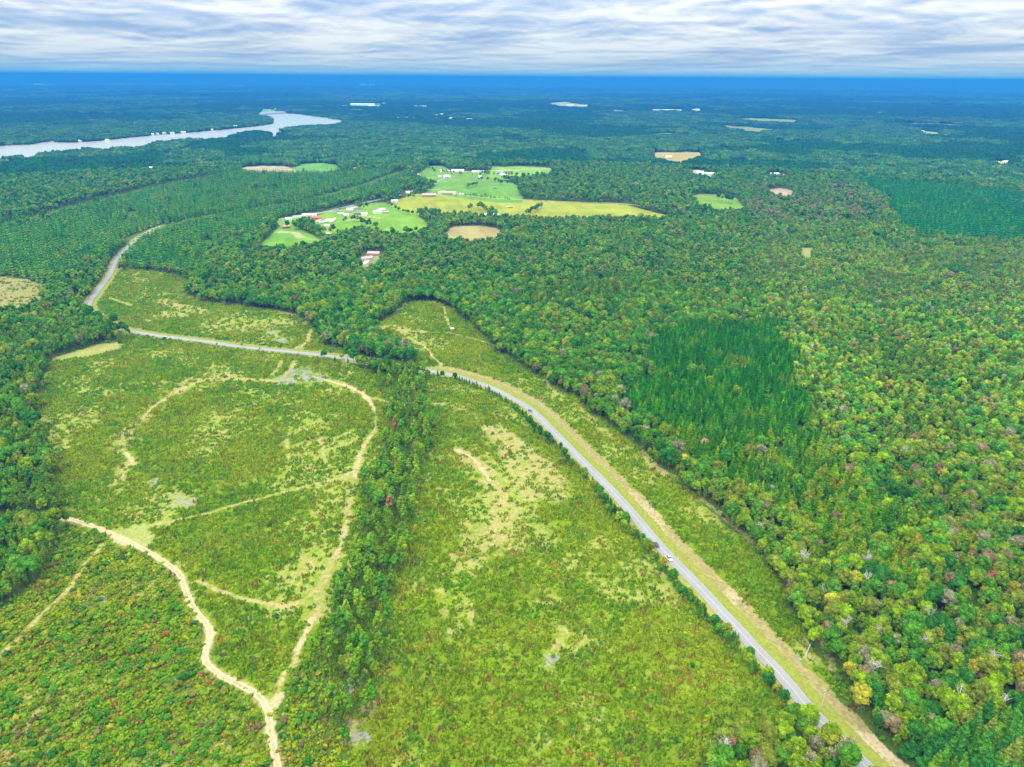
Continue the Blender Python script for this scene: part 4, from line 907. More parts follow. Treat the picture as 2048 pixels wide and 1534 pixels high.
def scatter_trees():
    for (r0, r1, s) in ((150, 900, 4.1), (900, 1500, 4.7), (1500, 2300, 6.0)):
        x, y = jitter_grid(r0, r1, s); code = classify(x, y); px, py, Z = project(x, y, T(x, y) + 8)
        vis = (py < 1760) & (px > -260) & (px < 2310)
        x, y, code, px, py = x[vis], y[vis], code[vis], px[vis], py[vis]
        thin = fbm(x / 55, y / 55, 23, 3)
        # ---- mixed forest
        m = (code == 0) | (code == 5)
        # the pine strips between the clearings
        stripm = m & (px > 520) & (px < 900) & (py > 735) & (x < signed_lim(y))
        leftp = m & (px < 260) & (py > 650) & (py < 1300)
        isp = (stripm & (rng.random(x.shape) < .93)) | (leftp & (rng.random(x.shape) < .6)) | (m & (rng.random(x.shape) < .13 + .25 * (thin > .56))) | ((code == 5) & (rng.random(x.shape) < .75))
        keep = rng.random(x.shape) < np.where(stripm, np.where(py < 790, .28, .46), np.where(thin < .36, .78, .95))
        b = m & ~isp & keep
        key, rgb = pick_tint(x[b], y[b], forest_weights(px[b], py[b], x[b], y[b]))
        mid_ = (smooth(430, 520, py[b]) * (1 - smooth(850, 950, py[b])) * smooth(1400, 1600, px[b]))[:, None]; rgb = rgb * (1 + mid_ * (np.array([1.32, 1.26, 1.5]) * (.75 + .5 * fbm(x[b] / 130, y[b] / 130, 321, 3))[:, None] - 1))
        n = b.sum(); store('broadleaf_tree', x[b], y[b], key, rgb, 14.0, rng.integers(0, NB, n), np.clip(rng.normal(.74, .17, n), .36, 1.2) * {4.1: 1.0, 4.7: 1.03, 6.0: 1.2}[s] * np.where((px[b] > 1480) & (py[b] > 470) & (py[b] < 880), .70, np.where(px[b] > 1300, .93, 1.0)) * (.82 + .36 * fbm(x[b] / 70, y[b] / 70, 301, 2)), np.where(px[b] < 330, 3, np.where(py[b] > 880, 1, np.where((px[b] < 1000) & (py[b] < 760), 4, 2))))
        p = m & isp & keep; n = p.sum()
        key, rgb = pick_tint(x[p], y[p], dict(pn=.62, mg=.16, lg=.12, yg=.10, rd=.0006))
        store('pine_tree', x[p], y[p], key, rgb * np.where(stripm[p], 1.2, 1.0)[:, None], 18.0, rng.integers(0, NP, n), rng.uniform(.58, .98, n) * np.where(stripm[p], 1.0, .8), np.where(stripm[p], 5, np.where(leftp[p], 3, 1)))
        # ---- plantations: regular young pines
    for (r0, r1, s) in ((150, 900, 3.9), (900, 2300, 5.4)):
        x, y = jitter_grid(r0, r1, s, .28); px, py, Z = project(x, y, T(x, y) + 6)
        vis = (py < 1760) & (px > -260) & (px < 2310); x, y, px, py = x[vis], y[vis], px[vis], py[vis]
        code = classify(x, y); p = (code >= 1) & (code <= 4) & (fbm(x / 16, y / 16, 64, 2) > .28); x, y, px, py, code = x[p], y[p], px[p], py[p], code[p]; n = len(x)
        up_ = (code == 3) | (code == 4)
        lowp = smooth(780, 950, py) * (code == 1)
        key, rgb = pick_tint(x, y, dict(dg=np.where(up_, .25, .62 - .35 * lowp), mg=np.where(up_, .45, .27 + .2 * lowp), pn=np.where(up_, .2, .06 + .2 * lowp), yg=np.where(up_, .04, .02 + .1 * lowp), ol=.01))
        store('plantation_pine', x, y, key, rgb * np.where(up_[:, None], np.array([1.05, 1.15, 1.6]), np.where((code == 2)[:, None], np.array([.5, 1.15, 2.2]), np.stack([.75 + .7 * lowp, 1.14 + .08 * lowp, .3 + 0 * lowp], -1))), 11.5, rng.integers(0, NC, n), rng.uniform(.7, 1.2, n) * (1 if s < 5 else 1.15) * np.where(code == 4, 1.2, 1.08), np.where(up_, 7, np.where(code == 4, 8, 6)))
def signed_lim(y): return 1e9
def scatter_hedges():
    """lines of trees: roadside pines, hedgerows and single trees in the fields (all traced)"""
    lines = [([(905,757),(960,778),(1010,803),(1060,845)], 2.6, 'cone', 1.6, .52), ([(1060,850),(1120,905),(1180,972),(1240,1042),(1310,1122)], 2.6, 'mixs', 5.0, .52), ([(1310,1125),(1380,1205),(1440,1268),(1500,1332),(1560,1402)], 2.3, 'mixs', 4.4, .50),
             ([(1380,1200),(1440,1262),(1500,1325),(1560,1395)], 4.0, 'cone', 3.0, .58),
             ([(905,760),(950,775)], 6, 'mixs', 3, .5), ([(640,716),(700,724),(740,738)], 7, 'mixs', 5, .55), ([(330,682),(440,692),(520,700)], 30, 'mixs', 3, .3), ([(770,742),(830,750),(880,757)], 4.2, 'mixs', 5, .7),
             ([(420,676),(500,686),(560,694)], 9, 'mixs', 3, .35), ([(720,700),(760,718),(790,728)], 4.5, 'leaf', 9, .9),
             ([(838,425),(870,433),(910,437),(950,440),(1000,438)], 7, 'leaf', 12, 1.0), ([(775,412),(800,424),(830,432),(862,440)], 9, 'leaf', 5, .7), ([(945,424),(962,420),(985,436)], 8, 'leaf', 9, 1.1),
             ([(1055,432),(1070,424),(1085,416)], 8, 'leaf', 5, .9), ([(630,455),(610,462),(590,458),(640,468),(660,470)], 5, 'leaf', 10, 1.1), ([(690,447),(715,443),(735,455),(760,460)], 7, 'leaf', 7, .9),
             ([(935,377),(955,371)], 8, 'leaf', 5, .8), ([(930,389),(960,393),(1000,397),(1020,399)], 8, 'cone', 4, .8), ([(925,391),(980,396)], 9, 'mixs', 4, .6), ([(960,362),(985,364),(1005,370),(1030,368),(1045,392),(1046,380)], 10, 'leaf', 9, .9),
             ([(880,345),(900,348),(930,352),(960,352)], 14, 'leaf', 8, .8), ([(965,350),(1000,352),(1050,354),(1085,352)], 8, 'leaf', 7, .8), ([(895,338),(920,338),(950,340)], 20, 'leaf', 6, .9), ([(1012,348),(1095,347)], 9, 'cone', 2, .6),
             ([(1060,402),(1100,402),(1150,404),(1210,406)], 7, 'leaf', 5, .6), ([(1120,402),(1200,404),(1300,410)], 8, 'mixs', 6, .5), ([(800,384),(812,395),(822,398),(845,388)], 12, 'leaf', 4, .9), ([(1438,402),(1450,406),(1462,408)], 10, 'leaf', 4, 1.3),
             ([(765,402),(785,398),(800,402)], 10, 'leaf', 4, .8), ([(712,415),(722,420),(733,418)], 8, 'leaf', 3, .9), ([(180,640),(215,655),(245,670),(260,678)], 7, 'leaf', 7, .9),
             ([(700,470),(740,478),(800,474),(830,468)], 7, 'leaf', 12, 1.0), ([(855,338),(870,345)], 16, 'leaf', 5, .8)]
    R = np.random.default_rng(12)
    for pts, step, kind, spread, sc in lines:
        P = np.array(spline(UP(pts), step)); n = len(P)
        x = P[:, 0] + R.normal(0, spread * .5, n); y = P[:, 1] + R.normal(0, spread * .5, n)
        sr = signed_road(x, y); k = (sr < -4.9) | (sr > 17) | (y > 620); x, y = x[k], y[k]; n = len(x)
        if not n: continue
        far = y.mean() > 900; reg = np.full(n, 10 if far else 9)
        kk = np.array([kind] * n)
        if kind == 'mixs': kk = np.where(R.random(n) < .5, 'leaf', 'cone')
        for want in ('leaf', 'cone'):
            q = kk == want; m = int(q.sum())
            if not m: continue
            if want == 'leaf':
                key, rgb = pick_tint(x[q], y[q], dict(dg=.35, mg=.4, ol=.1, lg=.1, yg=.1 if not far else .04, yl=.05 if not far else .01)); store('broadleaf_tree', x[q], y[q], key, rgb, 14.0, R.integers(0, NB, m), R.uniform(.7, 1.15, m) * sc, reg[q])
            else:
                key, rgb = pick_tint(x[q], y[q], dict(dg=.3, mg=.5, pn=.3)); store('plantation_pine', x[q], y[q], key, rgb, 11.5, R.integers(0, NC, m), R.uniform(.6, 1.1, m) * sc, reg[q])
SPECIAL = [(640,1010,'rd')]
scatter_trees(); scatter_hedges()
def cat(d):
    return {k: np.concatenate(v) for k, v in d.items()}
PTS = {k: cat(v) for k, v in PTS.items()}

def scatter_clearings():
    tx, ty, trgb, tsc, tf = [], [], [], [], []
    x, y = jitter_grid(190, 1350, 2.75, .48, 42); px, py, Z = project(x, y, T(x, y)); vis = (py < 1640) & (px > -120) & (px < 2170); x, y, px, py = x[vis], y[vis], px[vis], py[vis]
    code = classify(x, y); under = (code == 0) & (px > 480) & (px < 930) & (py > 720); m = (code >= 10) | under; x, y, px, py, code = x[m], y[m], px[m], py[m], code[m]
    bare = np.zeros(len(x)); wxx = (fbm(x / 14, y / 14, 41, 3) - .5) * 2.5
    for P, w, s, d in PATHW:
        Pa = np.array(P); q = (x > Pa[:, 0].min() - 25) & (x < Pa[:, 0].max() + 25) & (y > Pa[:, 1].min() - 25) & (y < Pa[:, 1].max() + 25)
        if q.any(): dd = segdist(x[q] + wxx[q], y[q], P); bare[q] = np.maximum(bare[q], (s * .62 + d * .42) * (1 - smooth(w * .8, w * 1.45, dd)) * (1.5 if w < 3.3 else 1.0))
    for X, Y, w in ROCKW: bare = np.maximum(bare, .8 * (1 - smooth(w * .3, w * .9, np.hypot(x - X, y - Y))))
    gn = fbm(x / 38, y / 38, 8, 4); strawy = smooth(.54, .74, gn); clump = fbm(x / 6, y / 6, 71, 2)
    brush = code == CLEAR_CODES['brush_clearing']; lf = code == CLEAR_CODES['left_field']
    dens = np.where(brush, 1.0, 1.0 - .45 * strawy) * (1 - bare * 1.15) * np.where(lf, .12, 1.0) * (0.86 + .3 * smooth(.3, .65, clump))
    k = rng.random(len(x)) < dens; x, y, px, py, code, gn, brush = x[k], y[k], px[k], py[k], code[k], gn[k], brush[k]
    hue = fbm(x / 30, y / 30, 101, 3); fine = rng.random(len(x))
    low = smooth(1150, 1450, py) * (px > 640)
    w = dict(a=1.0)
    rgb = np.array([.142, .262, .003]) * (0.80 + .4 * rng.random(len(x)))[:, None]
    rgb = rgb + np.array([.075, .03, .004]) * (smooth(.42, .68, hue) * .9 + .35 * low)[:, None]
    au = fine < np.where(brush, .17, .05 + .05 * low); rgb[au] = np.array([.30, .23, .03]) * (.5 + .7 * rng.random(au.sum()))[:, None]
    ru = (fine > .994 - .014 * low - .02 * brush); rgb[ru] = np.array([.25, .15, .04]) * (.6 + .5 * rng.random(ru.sum()))[:, None]
    dk = (fbm(x / 13, y / 13, 121, 2) > .66); rgb[dk] = rgb[dk] * [.7, .9, 1.5]
    n = len(x)
    form = np.where(brush, rng.integers(4, 8, n), np.where(rng.random(n) < .75, rng.integers(0, 4, n), rng.integers(4, 8, n)))
    return x, y, rgb, rng.uniform(.65, 1.15, n) * np.where(brush, 1.15, 1.0) * (1 - .12 * strawy[k]), form
def scatter_shrubs():
    x, y = jitter_grid(190, 1350, 3.4, .48, 42); px, py, Z = project(x, y, T(x, y)); vis = (py < 1640) & (px > -120) & (px < 2170); x, y, px, py = x[vis], y[vis], px[vis], py[vis]
    code = classify(x, y); m = (code >= 10) | (code == 0); x, y, px, py, code = x[m], y[m], px[m], py[m], code[m]
    brush = code == CLEAR_CODES['brush_clearing']; cl = fbm(x / 24, y / 10, 131, 3); edge = fbm(x / 60, y / 60, 141, 2)
    w = np.zeros(len(x)); bare = np.zeros(len(x))
    for P, wd, s, d in PATHW:
        q = segdist(x, y, P); bare = np.maximum(bare, (q < wd * 1.3) * (s > .75))
    dens = np.where(brush, .62, .006 + .24 * smooth(.58, .75, cl) * smooth(.4, .6, edge))
    dens = np.where(code == 0, .30, dens * (1 - bare))
    k = rng.random(len(x)) < dens; x, y, px, py, code, brush = x[k], y[k], px[k], py[k], code[k], brush[k]
    wts = dict(mg=np.where(brush, .34, .5), yg=np.where(brush, .30, .18), ol=.15, pn=.15, dg=np.where(brush, .06, .10), yl=np.where(brush, .05, .01), rd=np.where(brush, .016, .001), br=.03)
    key, rgb = pick_tint(x, y, wts); n = len(x)
    store_d = dict(x=x, y=y, key=key, rgb=rgb, h=np.full(n, 2.8), form=rng.integers(0, 4, n), sc=np.where(brush, rng.uniform(.55, 1.25, n), rng.uniform(.45, .95, n)), reg=code)
    return store_d
PTS['shrub'] = scatter_shrubs()
TUFTS = scatter_clearings()

# ------------------------------------------------------------------ geometry-node stuff objects
def gn_group():
    ng = bpy.data.node_groups.new('scatter', 'GeometryNodeTree')
    ng.interface.new_socket('Geometry', in_out='INPUT', socket_type='NodeSocketGeometry')
    ng.interface.new_socket('Forms', in_out='INPUT', socket_type='NodeSocketCollection')
    ng.interface.new_socket('Geometry', in_out='OUTPUT', socket_type='NodeSocketGeometry')
    gi = ng.nodes.new('NodeGroupInput'); go = ng.nodes.new('NodeGroupOutput')
    ci = ng.nodes.new('GeometryNodeCollectionInfo'); ci.inputs['Separate Children'].default_value = True; ci.inputs['Reset Children'].default_value = True
    ip = ng.nodes.new('GeometryNodeInstanceOnPoints'); ip.inputs['Pick Instance'].default_value = True
    def na(name, dt):
        n = ng.nodes.new('GeometryNodeInputNamedAttribute'); n.data_type = dt; n.inputs[0].default_value = name
        return [o for o in n.outputs if o.enabled and o.name == 'Attribute'][0]
    l = ng.links.new
    l(gi.outputs['Geometry'], ip.inputs['Points']); l(gi.outputs['Forms'], ci.inputs['Collection']); l(ci.outputs[0], ip.inputs['Instance'])
    l(na('form', 'INT'), ip.inputs['Instance Index']); l(na('rot', 'FLOAT_VECTOR'), ip.inputs['Rotation']); l(na('scl', 'FLOAT_VECTOR'), ip.inputs['Scale'])
    l(ip.outputs[0], go.inputs[0]); return ng
NG = gn_group()
def stuff(name, x, y, z, rgb, scl, form, coll, label):
    n = len(x); me = bpy.data.meshes.new(name); me.vertices.add(n)
    me.vertices.foreach_set('co', np.stack([x, y, z], -1).astype(np.float32).ravel())
    a = me.attributes.new('tint', 'FLOAT_COLOR', 'POINT'); c = np.ones((n, 4), np.float32); c[:, :3] = rgb; a.data.foreach_set('color', c.ravel())
    a = me.attributes.new('form', 'INT', 'POINT'); a.data.foreach_set('value', np.asarray(form, np.int32))
    a = me.attributes.new('rot', 'FLOAT_VECTOR', 'POINT'); r = np.zeros((n, 3), np.float32); r[:, 2] = rng.uniform(0, 6.28, n); r[:, 0] = rng.normal(0, .04, n); r[:, 1] = rng.normal(0, .04, n); a.data.foreach_set('vector', r.ravel())
    a = me.attributes.new('scl', 'FLOAT_VECTOR', 'POINT'); a.data.foreach_set('vector', np.asarray(scl, np.float32).ravel())
    o = link(name, me); md = o.modifiers.new('scatter', 'NODES'); md.node_group = NG
    for it in NG.interface.items_tree:
        if it.name == 'Forms': md[it.identifier] = coll
    tag(o, label, kind='stuff'); return o
def protos(cname, forms, mats):
    col = bpy.data.collections.new(cname)
    for i, mb in enumerate(forms):
        o = bpy.data.objects.new('%s_form_%02d' % (cname, i), mb.mesh(cname, mats)); col.objects.link(o)
    return col
def merged(c, t):
    m = MB(); m.add(c.V, c.F, 0, c.A); m.add(t.V, t.F, 1, 1.0); return m
FORM = {
 'broadleaf_tree': [broadleaf(100 + i, 14.0, [3.9, 4.4, 3.5, 4.8, 4.1, 3.2][i], 0) for i in range(NB)],
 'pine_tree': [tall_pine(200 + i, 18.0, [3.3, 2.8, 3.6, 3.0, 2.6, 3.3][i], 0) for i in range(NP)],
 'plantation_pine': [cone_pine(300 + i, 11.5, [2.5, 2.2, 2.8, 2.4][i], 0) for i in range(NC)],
 'shrub': [shrub_form(400 + i, 1.5, 2.8) for i in range(4)],
}
LOD1 = {
 'broadleaf_tree': [merged(*broadleaf(150 + i, 14.0, [3.9, 4.4, 3.5, 4.8, 4.1, 3.2][i], 1)) for i in range(NB)],
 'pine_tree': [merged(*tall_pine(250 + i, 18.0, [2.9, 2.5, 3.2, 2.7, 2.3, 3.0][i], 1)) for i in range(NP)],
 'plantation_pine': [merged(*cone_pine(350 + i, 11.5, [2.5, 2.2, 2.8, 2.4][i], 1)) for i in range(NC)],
}
CATS = {'broadleaf_tree': 'tree', 'pine_tree': 'pine tree', 'plantation_pine': 'young pine', 'shrub': 'shrub'}
PLACE = {1: 'in the mixed woods right of the road', 2: 'in the dense woods beyond the clearings', 3: 'in the woods on the left edge', 4: 'in the woods north of the paved road', 5: 'in the pine strip between the two clearings',
         6: 'in the dark square pine plantation', 7: 'in the wide pine plantation at upper left', 8: 'in the pine stand at the bottom right corner', 9: 'beside the paved road', 10: 'among the farm fields'}
SHRUB_PLACE = {CLEAR_CODES['west_clearing']: 'in the clearing left of the pine strip', CLEAR_CODES['brush_clearing']: 'in the brushy corner below the sandy track', CLEAR_CODES['middle_clearing']: 'in the clearing between pine strip and road',
               CLEAR_CODES['roadside_clearing']: 'in the strip right of the road', CLEAR_CODES['north_clearing']: 'in the clearing north of the road', CLEAR_CODES['left_field']: 'in the brown field at left'}
STUFFN = {'broadleaf_tree': 'mixed_forest', 'pine_tree': 'pine_woods', 'plantation_pine': 'pine_plantation', 'shrub': 'undergrowth'}
STUFFL = {'broadleaf_tree': 'mixed broadleaf forest spreading to the lake', 'pine_tree': 'pines growing through the forest', 'plantation_pine': 'rows of planted dark green pines', 'shrub': 'low bushes scattered over the cleared land'}
LANDMARKS = [((1644,1414), 'the nearest utility pole'), ((1291,1034), 'the second-nearest utility pole'), ((1177,918), 'the third utility pole'), ((1083,822), 'the fourth utility pole'), ((957,757), 'the farthest utility pole'),
 ((270,1076), 'the mown pad'), ((412,1300), 'the sandy track\'s sharp bend'), ((545,1405), 'the sandy track\'s fork'), ((602,1287), 'the pine strip\'s sand patch'), ((940,915), 'the middle clearing\'s sandy scar'), ((905,660), 'the hunting hut'),
 ((592,706), 'the road junction'), ((1602,1140), 'the big bare white tree'), ((1330,668), 'the plantation\'s top left corner'), ((1572,655), 'the plantation\'s top right corner'), ((1500,985), 'the plantation\'s bottom corner'),
 ((180,700), 'the pale mown field'), ((40,590), 'the brown field'), ((740,517), 'the house in the woods'), ((2048,1534), 'the photo\'s bottom right corner'), ((0,1534), 'the photo\'s bottom left corner'), ((2048,1000), 'the photo\'s right edge centre'), ((1024,1534), 'the photo\'s bottom edge centre'),
 ((793,1012), 'the pair of rust brown pines'), ((710,945), 'the west clearing\'s sandy loop'), ((1270,800), 'the plantation\'s left corner'), ((1450,800), 'the plantation\'s middle'), ((120,1095), 'the thin left track\'s top'), ((0,1036), 'the grassy track at the left')]
LMW = [(*[float(v) for v in U(*p)], p, n) for p, n in LANDMARKS]
def where(x, y, px, py):
    best = min(LMW, key=lambda l: (l[0] - x) ** 2 + (l[1] - y) ** 2); d = math.hypot(best[0] - x, best[1] - y)
    d = int(round(d))
    a = math.degrees(math.atan2(-(py - best[2][1]), px - best[2][0])) % 360
    w = ['right of', 'above right of', 'above', 'above left of', 'left of', 'below left of', 'below', 'below right of'][int((a + 22.5) // 45) % 8]
    ones = 'zero one two three four five six seven eight nine ten eleven twelve thirteen fourteen fifteen sixteen seventeen eighteen nineteen'.split(); tens = 'x x twenty thirty forty fifty sixty seventy eighty ninety'.split()
    d = max(d, 1); h_, r_ = divmod(d, 100)
    t_ = '' if r_ == 0 and h_ else (ones[r_] if r_ < 20 else tens[r_ // 10] + ('-' + ones[r_ % 10] if r_ % 10 else ''))
    t_ = (ones[h_] + '-hundred' + ('-' + t_ if t_ else '')) if h_ else t_
    return f"{t_} metres {w} {best[3]}"
def size_word(s): return 'tall' if s > 1.02 else ('small' if s < .78 else 'medium')
def build_trees():
    for kind, d in PTS.items():
        x, y = d['x'], d['y']; z = T(x, y); px, py, Z = project(x, y, z + d['h'] * d['sc'] * .5); dist = np.sqrt(x * x + y * y + H * H)
        app = d['h'] * d['sc'] / dist; inside = (px > 6) & (px < 2042) & (py > 165) & (py < 1526); app = np.where(inside, app, -1)
        if kind == 'shrub': app = np.where(d['reg'] == 0, -1, app)
        order = np.argsort(-app)
        top = order[:300]; rest = order[300:]
        crowns = [c.mesh('crown', [M_FOL]) for c, t in FORM[kind]]; trunks = [t.mesh('trunk', [M_BARK]) for c, t in FORM[kind]]
        for i in top:
            f = int(d['form'][i]); s = float(d['sc'][i])
            word = COLOUR_WORD[d['key'][i]]
            if kind == 'shrub':
                place = SHRUB_PLACE[int(d['reg'][i])]; lab = f"{size_word(s)} {word} shrub {where(x[i], y[i], px[i], py[i])}"; grp = f"{word} {size_word(s)} shrubs {place}"
            else:
                place = PLACE[int(d['reg'][i])]; nm = {'broadleaf_tree': 'broadleaf tree', 'pine_tree': 'pine', 'plantation_pine': 'pointed young pine'}[kind]
                lab = f"{size_word(s)} {word} {nm} {where(x[i], y[i], px[i], py[i])}"; grp = f"{size_word(s)} {word} {nm}s {place}"
            e = empty(kind, (x[i], y[i], z[i]), float(rng.uniform(0, 6.28))); e.scale = (s, s, s * float(rng.uniform(.92, 1.1)))
            tag(e, lab, CATS[kind], grp)
            c = link('crown' if kind != 'shrub' else 'foliage', crowns[f], e); v = rng.uniform(.85, 1.15)
            c['tint'] = [float(q * v) for q in d['rgb'][i]]
            link('trunk' if kind != 'shrub' else 'stem', trunks[f], e)
        # the rest
        near = rest[dist[rest] < 950]; farr = rest[dist[rest] >= 950]
        for part, forms, nm in ((near, None, STUFFN[kind]), (farr, LOD1.get(kind), 'distant_' + STUFFN[kind])):
            if not len(part): continue
            fs = [merged(c, t) for c, t in FORM[kind]] if forms is None else forms
            col = protos(nm, fs, [M_FOL, M_BARK]); s = d['sc'][part]
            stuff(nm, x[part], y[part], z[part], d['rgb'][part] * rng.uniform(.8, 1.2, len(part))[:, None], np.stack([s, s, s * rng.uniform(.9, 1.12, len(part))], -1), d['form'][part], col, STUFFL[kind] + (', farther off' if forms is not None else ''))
build_trees()
tx, ty, trgb, tsc, tf = TUFTS
stuff('young_regrowth', tx, ty, T(tx, ty), trgb, np.stack([tsc] * 3, -1), tf, protos('regrowth', [tuft_form(500 + i, 'pine' if i < 4 else 'bush') for i in range(8)], [M_FOL]), 'knee to head high green regrowth covering the cleared land')

def far_forest():
    col = protos('far_forest', [patch_form(600 + i, 26, 16, 4.6, 14) for i in range(4)] + [patch_form(610 + i, 26, 25, 3.0, 12) for i in range(2)] + [patch_form(620 + i, 48, 36, 5.6, 15) for i in range(3)] + [patch_form(630 + i, 140, 49, 14, 17) for i in range(3)], [M_FOL])
    X, Y, RGB, S, Fm = [], [], [], [], []
    for r0, r1, s, lo, hi in ((2290, 4600, 24, 0, 6), (4600, 9000, 44, 6, 9), (9000, 21000, 128, 9, 12)):
        x, y = jitter_grid(r0, r1, s, .25, 43); code = classify(x, y)
        pond = code < 0; k = ~pond; x, y = x[k], y[k]; code = code[k]
        px, py, Z = project(x, y, T(x, y))
        r = np.hypot(x, y)
        a = fbm(x / 420 + 3, y / 700, 201, 3); b = fbm(x / 1500, y / 1500, 211, 3); c = rng.random(len(x))
        plant = (a > .56) | (b > .60)
        hole = (fbm(x / 260, y / 260, 221, 2) > .74) & (r > 3200)
        for qx, qy, wpx in FAR_LIGHT: hole |= ((px - qx) / wpx) ** 2 + ((py - qy) / 1.6) ** 2 < 1
        rgb = np.where(plant[:, None], np.array([.014, .100, .024]), np.array([.040, .145, .030])) * (.75 + .5 * rng.random(len(x)))[:, None]
        w = (c > .84) & ~plant; rgb[w] = np.array([.10, .20, .04]); w = (c < .10) & ~plant; rgb[w] = np.array([.02, .08, .03])
        rgb = rgb * (1.02 - .22 * smooth(2300, 6000, r))[:, None]
        k = ~hole; n = k.sum(); X.append(x[k]); Y.append(y[k]); RGB.append(rgb[k]); sc = rng.uniform(.9, 1.15, n); sz = np.where(plant[k], .8, 1.0) * rng.uniform(.8, 1.25, n)
        S.append(np.stack([sc, sc, sz], -1))
        Fm.append(np.where(plant[k], rng.integers(4, 6, n), rng.integers(0, 4, n)) if lo == 0 else rng.integers(lo, hi, n))
    x = np.concatenate(X); y = np.concatenate(Y)
    stuff('far_forest', x, y, T(x, y) - .5, np.concatenate(RGB), np.concatenate(S), np.concatenate(Fm), col, 'endless hazy forest rolling away to the horizon')
    return len(x)
nfar = far_forest()
print('COUNTS', {k: len(v['x']) for k, v in PTS.items()}, 'tufts', len(tx), 'far', nfar)

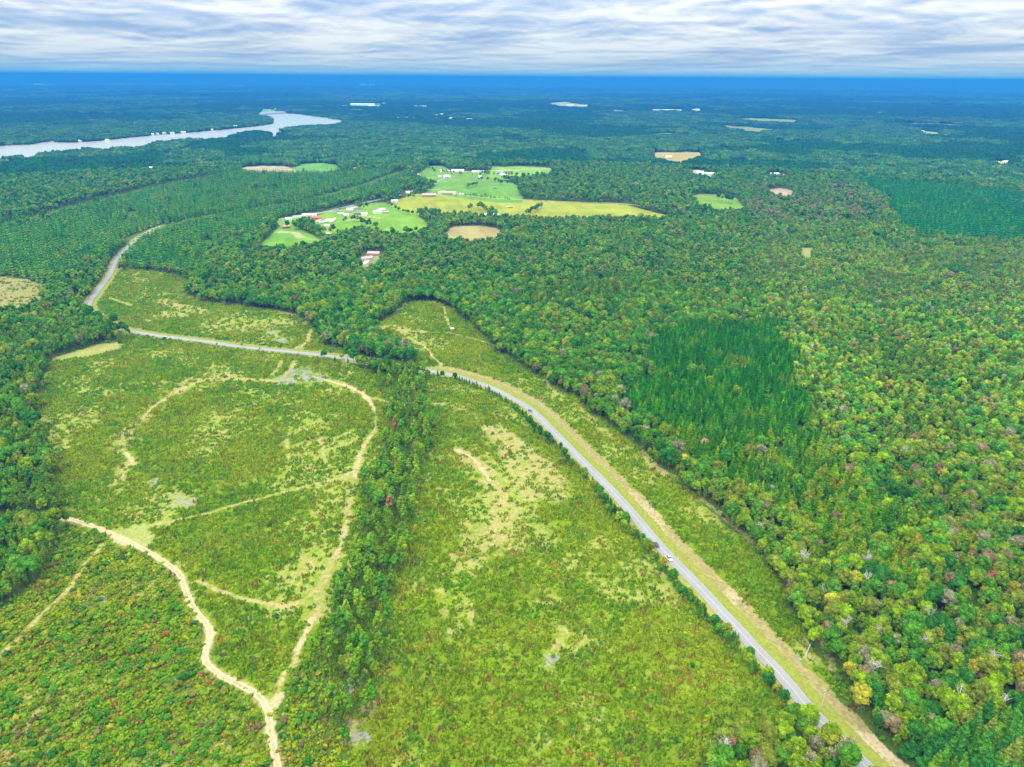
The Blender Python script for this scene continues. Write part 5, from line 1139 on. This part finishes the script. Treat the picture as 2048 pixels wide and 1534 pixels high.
# ------------------------------------------------------------------ trees that stand out
def build_special_trees():
    snags = [(1602,1140,15,'big bare white tree at the woods\' edge beside the lower clearing'), (1727,1138,13,'bare white tree beside a dark gap in the right woods'), (1727,1180,13,'bare white tree just below the one at the dark gap'), (1646,1150,11,'smaller bare grey tree right of the big bare one'), (1852,1245,11,'bare pale tree in the middle of the lower right woods'),
      (1796,1268,12,'bare spiky tree left of the middle of the lower right woods'), (1837,1302,12,'broad bare grey tree below the pale one'), (1996,1424,12,'bright bare tree near the right edge above the pine stand'), (1908,1418,13,'wide bare tree left of the bright one'), (2028,1360,12,'leaning bare tree touching the right edge'), (1740,1360,14,'wide pale bare tree right of the nearest pole'),
      (1643,1200,11,'thin bare tree on the woods\' edge below the big bare one'), (1683,1268,12,'bare tree three crowns in from the edge strip'), (1978,1340,13,'tall thin bare tree in the right woods'), (1753,1228,10,'small bare tree with pinkish twigs'), (1786,1300,10,'low bare tree in the lower right woods'), (1943,1320,9,'small white snag left of the tall thin one'),
      (1441,1520,13,'bare white tree below the pink tree at the bottom edge'), (693,728,12,'pale bare tree beside the road in front of the pine strip'), (1375,885,10,'grey bare tree on the edge below the square plantation'), (1432,985,12,'bare grey tree left of the plantation\'s bottom corner'), (1480,1005,11,'second bare grey tree near the plantation\'s bottom corner'), (1513,1075,12,'leaning white-stemmed tree at the woods\' edge'), (1760,880,9,'bare tree among the yellow-green woods right of the plantation'), (1655,905,9,'pale bare tree right of the plantation')]
    forms = [bare_tree_form(700 + i, 14.0) for i in range(4)]; br = [b.mesh('branches', [M_DEAD]) for b, t in forms]; tk = [t.mesh('trunk', [M_DEAD]) for b, t in forms]
    for i, (px, py, h, lab) in enumerate(snags):
        x, y, z = ground_at(px, py + 6); e = empty('bare_tree', (x, y, z), i * 1.3); s_ = h / 14.0; e.scale = (s_, s_, s_); tag(e, lab, 'bare tree', 'bare dead trees in the woods'); link('branches', br[i % 4], e); link('trunk', tk[i % 4], e)
    cr = {k: ([c.mesh('crown', [M_FOL]) for c, t in FORM[k]], [t.mesh('trunk', [M_BARK]) for c, t in FORM[k]]) for k in ('pine_tree', 'broadleaf_tree')}
    sp = [('pine_tree',781,1032,.85,(.32,.15,.09),'left rust brown pine of the pair in the pine strip'), ('pine_tree',803,1036,.9,(.33,.14,.08),'right rust brown pine of the pair in the pine strip'), ('pine_tree',790,868,.8,(.30,.15,.09),'lone rust brown pine at the top of the pine strip'), ('pine_tree',43,752,.9,(.34,.15,.07),'rust orange pine in the left woods'),
          ('broadleaf_tree',1450,1506,.75,(.36,.17,.14),'pink-red round tree at the bottom edge left of the road'), ('broadleaf_tree',1286,712,.7,(.36,.2,.18),'pinkish round tree above the square plantation'), ('broadleaf_tree',1714,1420,1.0,(.31,.30,.03),'large golden yellow tree right of the nearest pole'), ('broadleaf_tree',1654,1500,.8,(.36,.38,.03),'lime yellow tree at the bottom edge right of the road'),
          ('broadleaf_tree',1702,1185,.95,(.34,.34,.03),'bright yellow tree in the right woods\' edge'), ('broadleaf_tree',1660,1232,.95,(.30,.33,.03),'yellow tree on the edge below the bare trees'), ('broadleaf_tree',1238,1048,.62,(.22,.34,.02),'lime green tree standing between clearing and straight road'), ('pine_tree',1228,1040,.6,(.03,.11,.02),'dark narrow pine left of the lime green roadside tree'),
          ('broadleaf_tree',105,700,.7,(.36,.32,.03),'yellow tree at the tip of the pale mown field'), ('broadleaf_tree',178,655,.6,(.38,.27,.10),'tan orange tree at the bend of the far road'), ('broadleaf_tree',476,555,.9,(.30,.33,.04),'yellow round tree above the north clearing'), ('broadleaf_tree',700,1210,.6,(.32,.30,.03),'small yellow tree in the pine strip'),
          ('broadleaf_tree',1406,905,.8,(.38,.24,.12),'orange-tan tree on the plantation\'s lower left edge'), ('broadleaf_tree',1600,1140,.8,(.2,.22,.1),'olive tree behind the big bare white tree')]
    for i, (k, px, py, s_, c_, lab) in enumerate(sp):
        x, y, z = ground_at(px, py); e = empty(k, (x, y, z), i * 1.7); e.scale = (s_, s_, s_); tag(e, lab, CATS[k], 'single trees that stand out by colour'); f = i % 6
        o = link('crown', cr[k][0][f], e); o['tint'] = list(c_); link('trunk', cr[k][1][f], e)
    # a leaning white trunk in the lower clearing
    x, y, z = ground_at(1611, 1312); o = MB().tube([(x, y, z-.3), (x + .6, y + .3, z + 3), (x + 1.5, y + .8, z + 6.5)], [.3, .24, .12], 7).obj('dead_trunk', [M_DEAD]); tag(o, 'leaning white dead trunk in the clearing right of the road', 'dead trunk')
build_special_trees()

# ------------------------------------------------------------------ haze
def build_haze():
    m, t = newmat('haze'); pv = N(t, 'ShaderNodeVolumePrincipled')
    pv.inputs['Color'].default_value = (0.03, 0.150, 0.60, 1); pv.inputs['Absorption Color'].default_value = (0.0, 0.20, 0.02, 1)
    pv.inputs['Density'].default_value = 0.000132; pv.inputs['Anisotropy'].default_value = 0.0
    o = N(t, 'ShaderNodeOutputMaterial'); L(t, pv.outputs[0], o.inputs['Volume'])
    b = MB().box(-102000, 102000, -102000, 102000, -60, 300); ob = b.obj('haze', [m]); tag(ob, 'thin blue air over the land', kind='stuff')
build_haze()
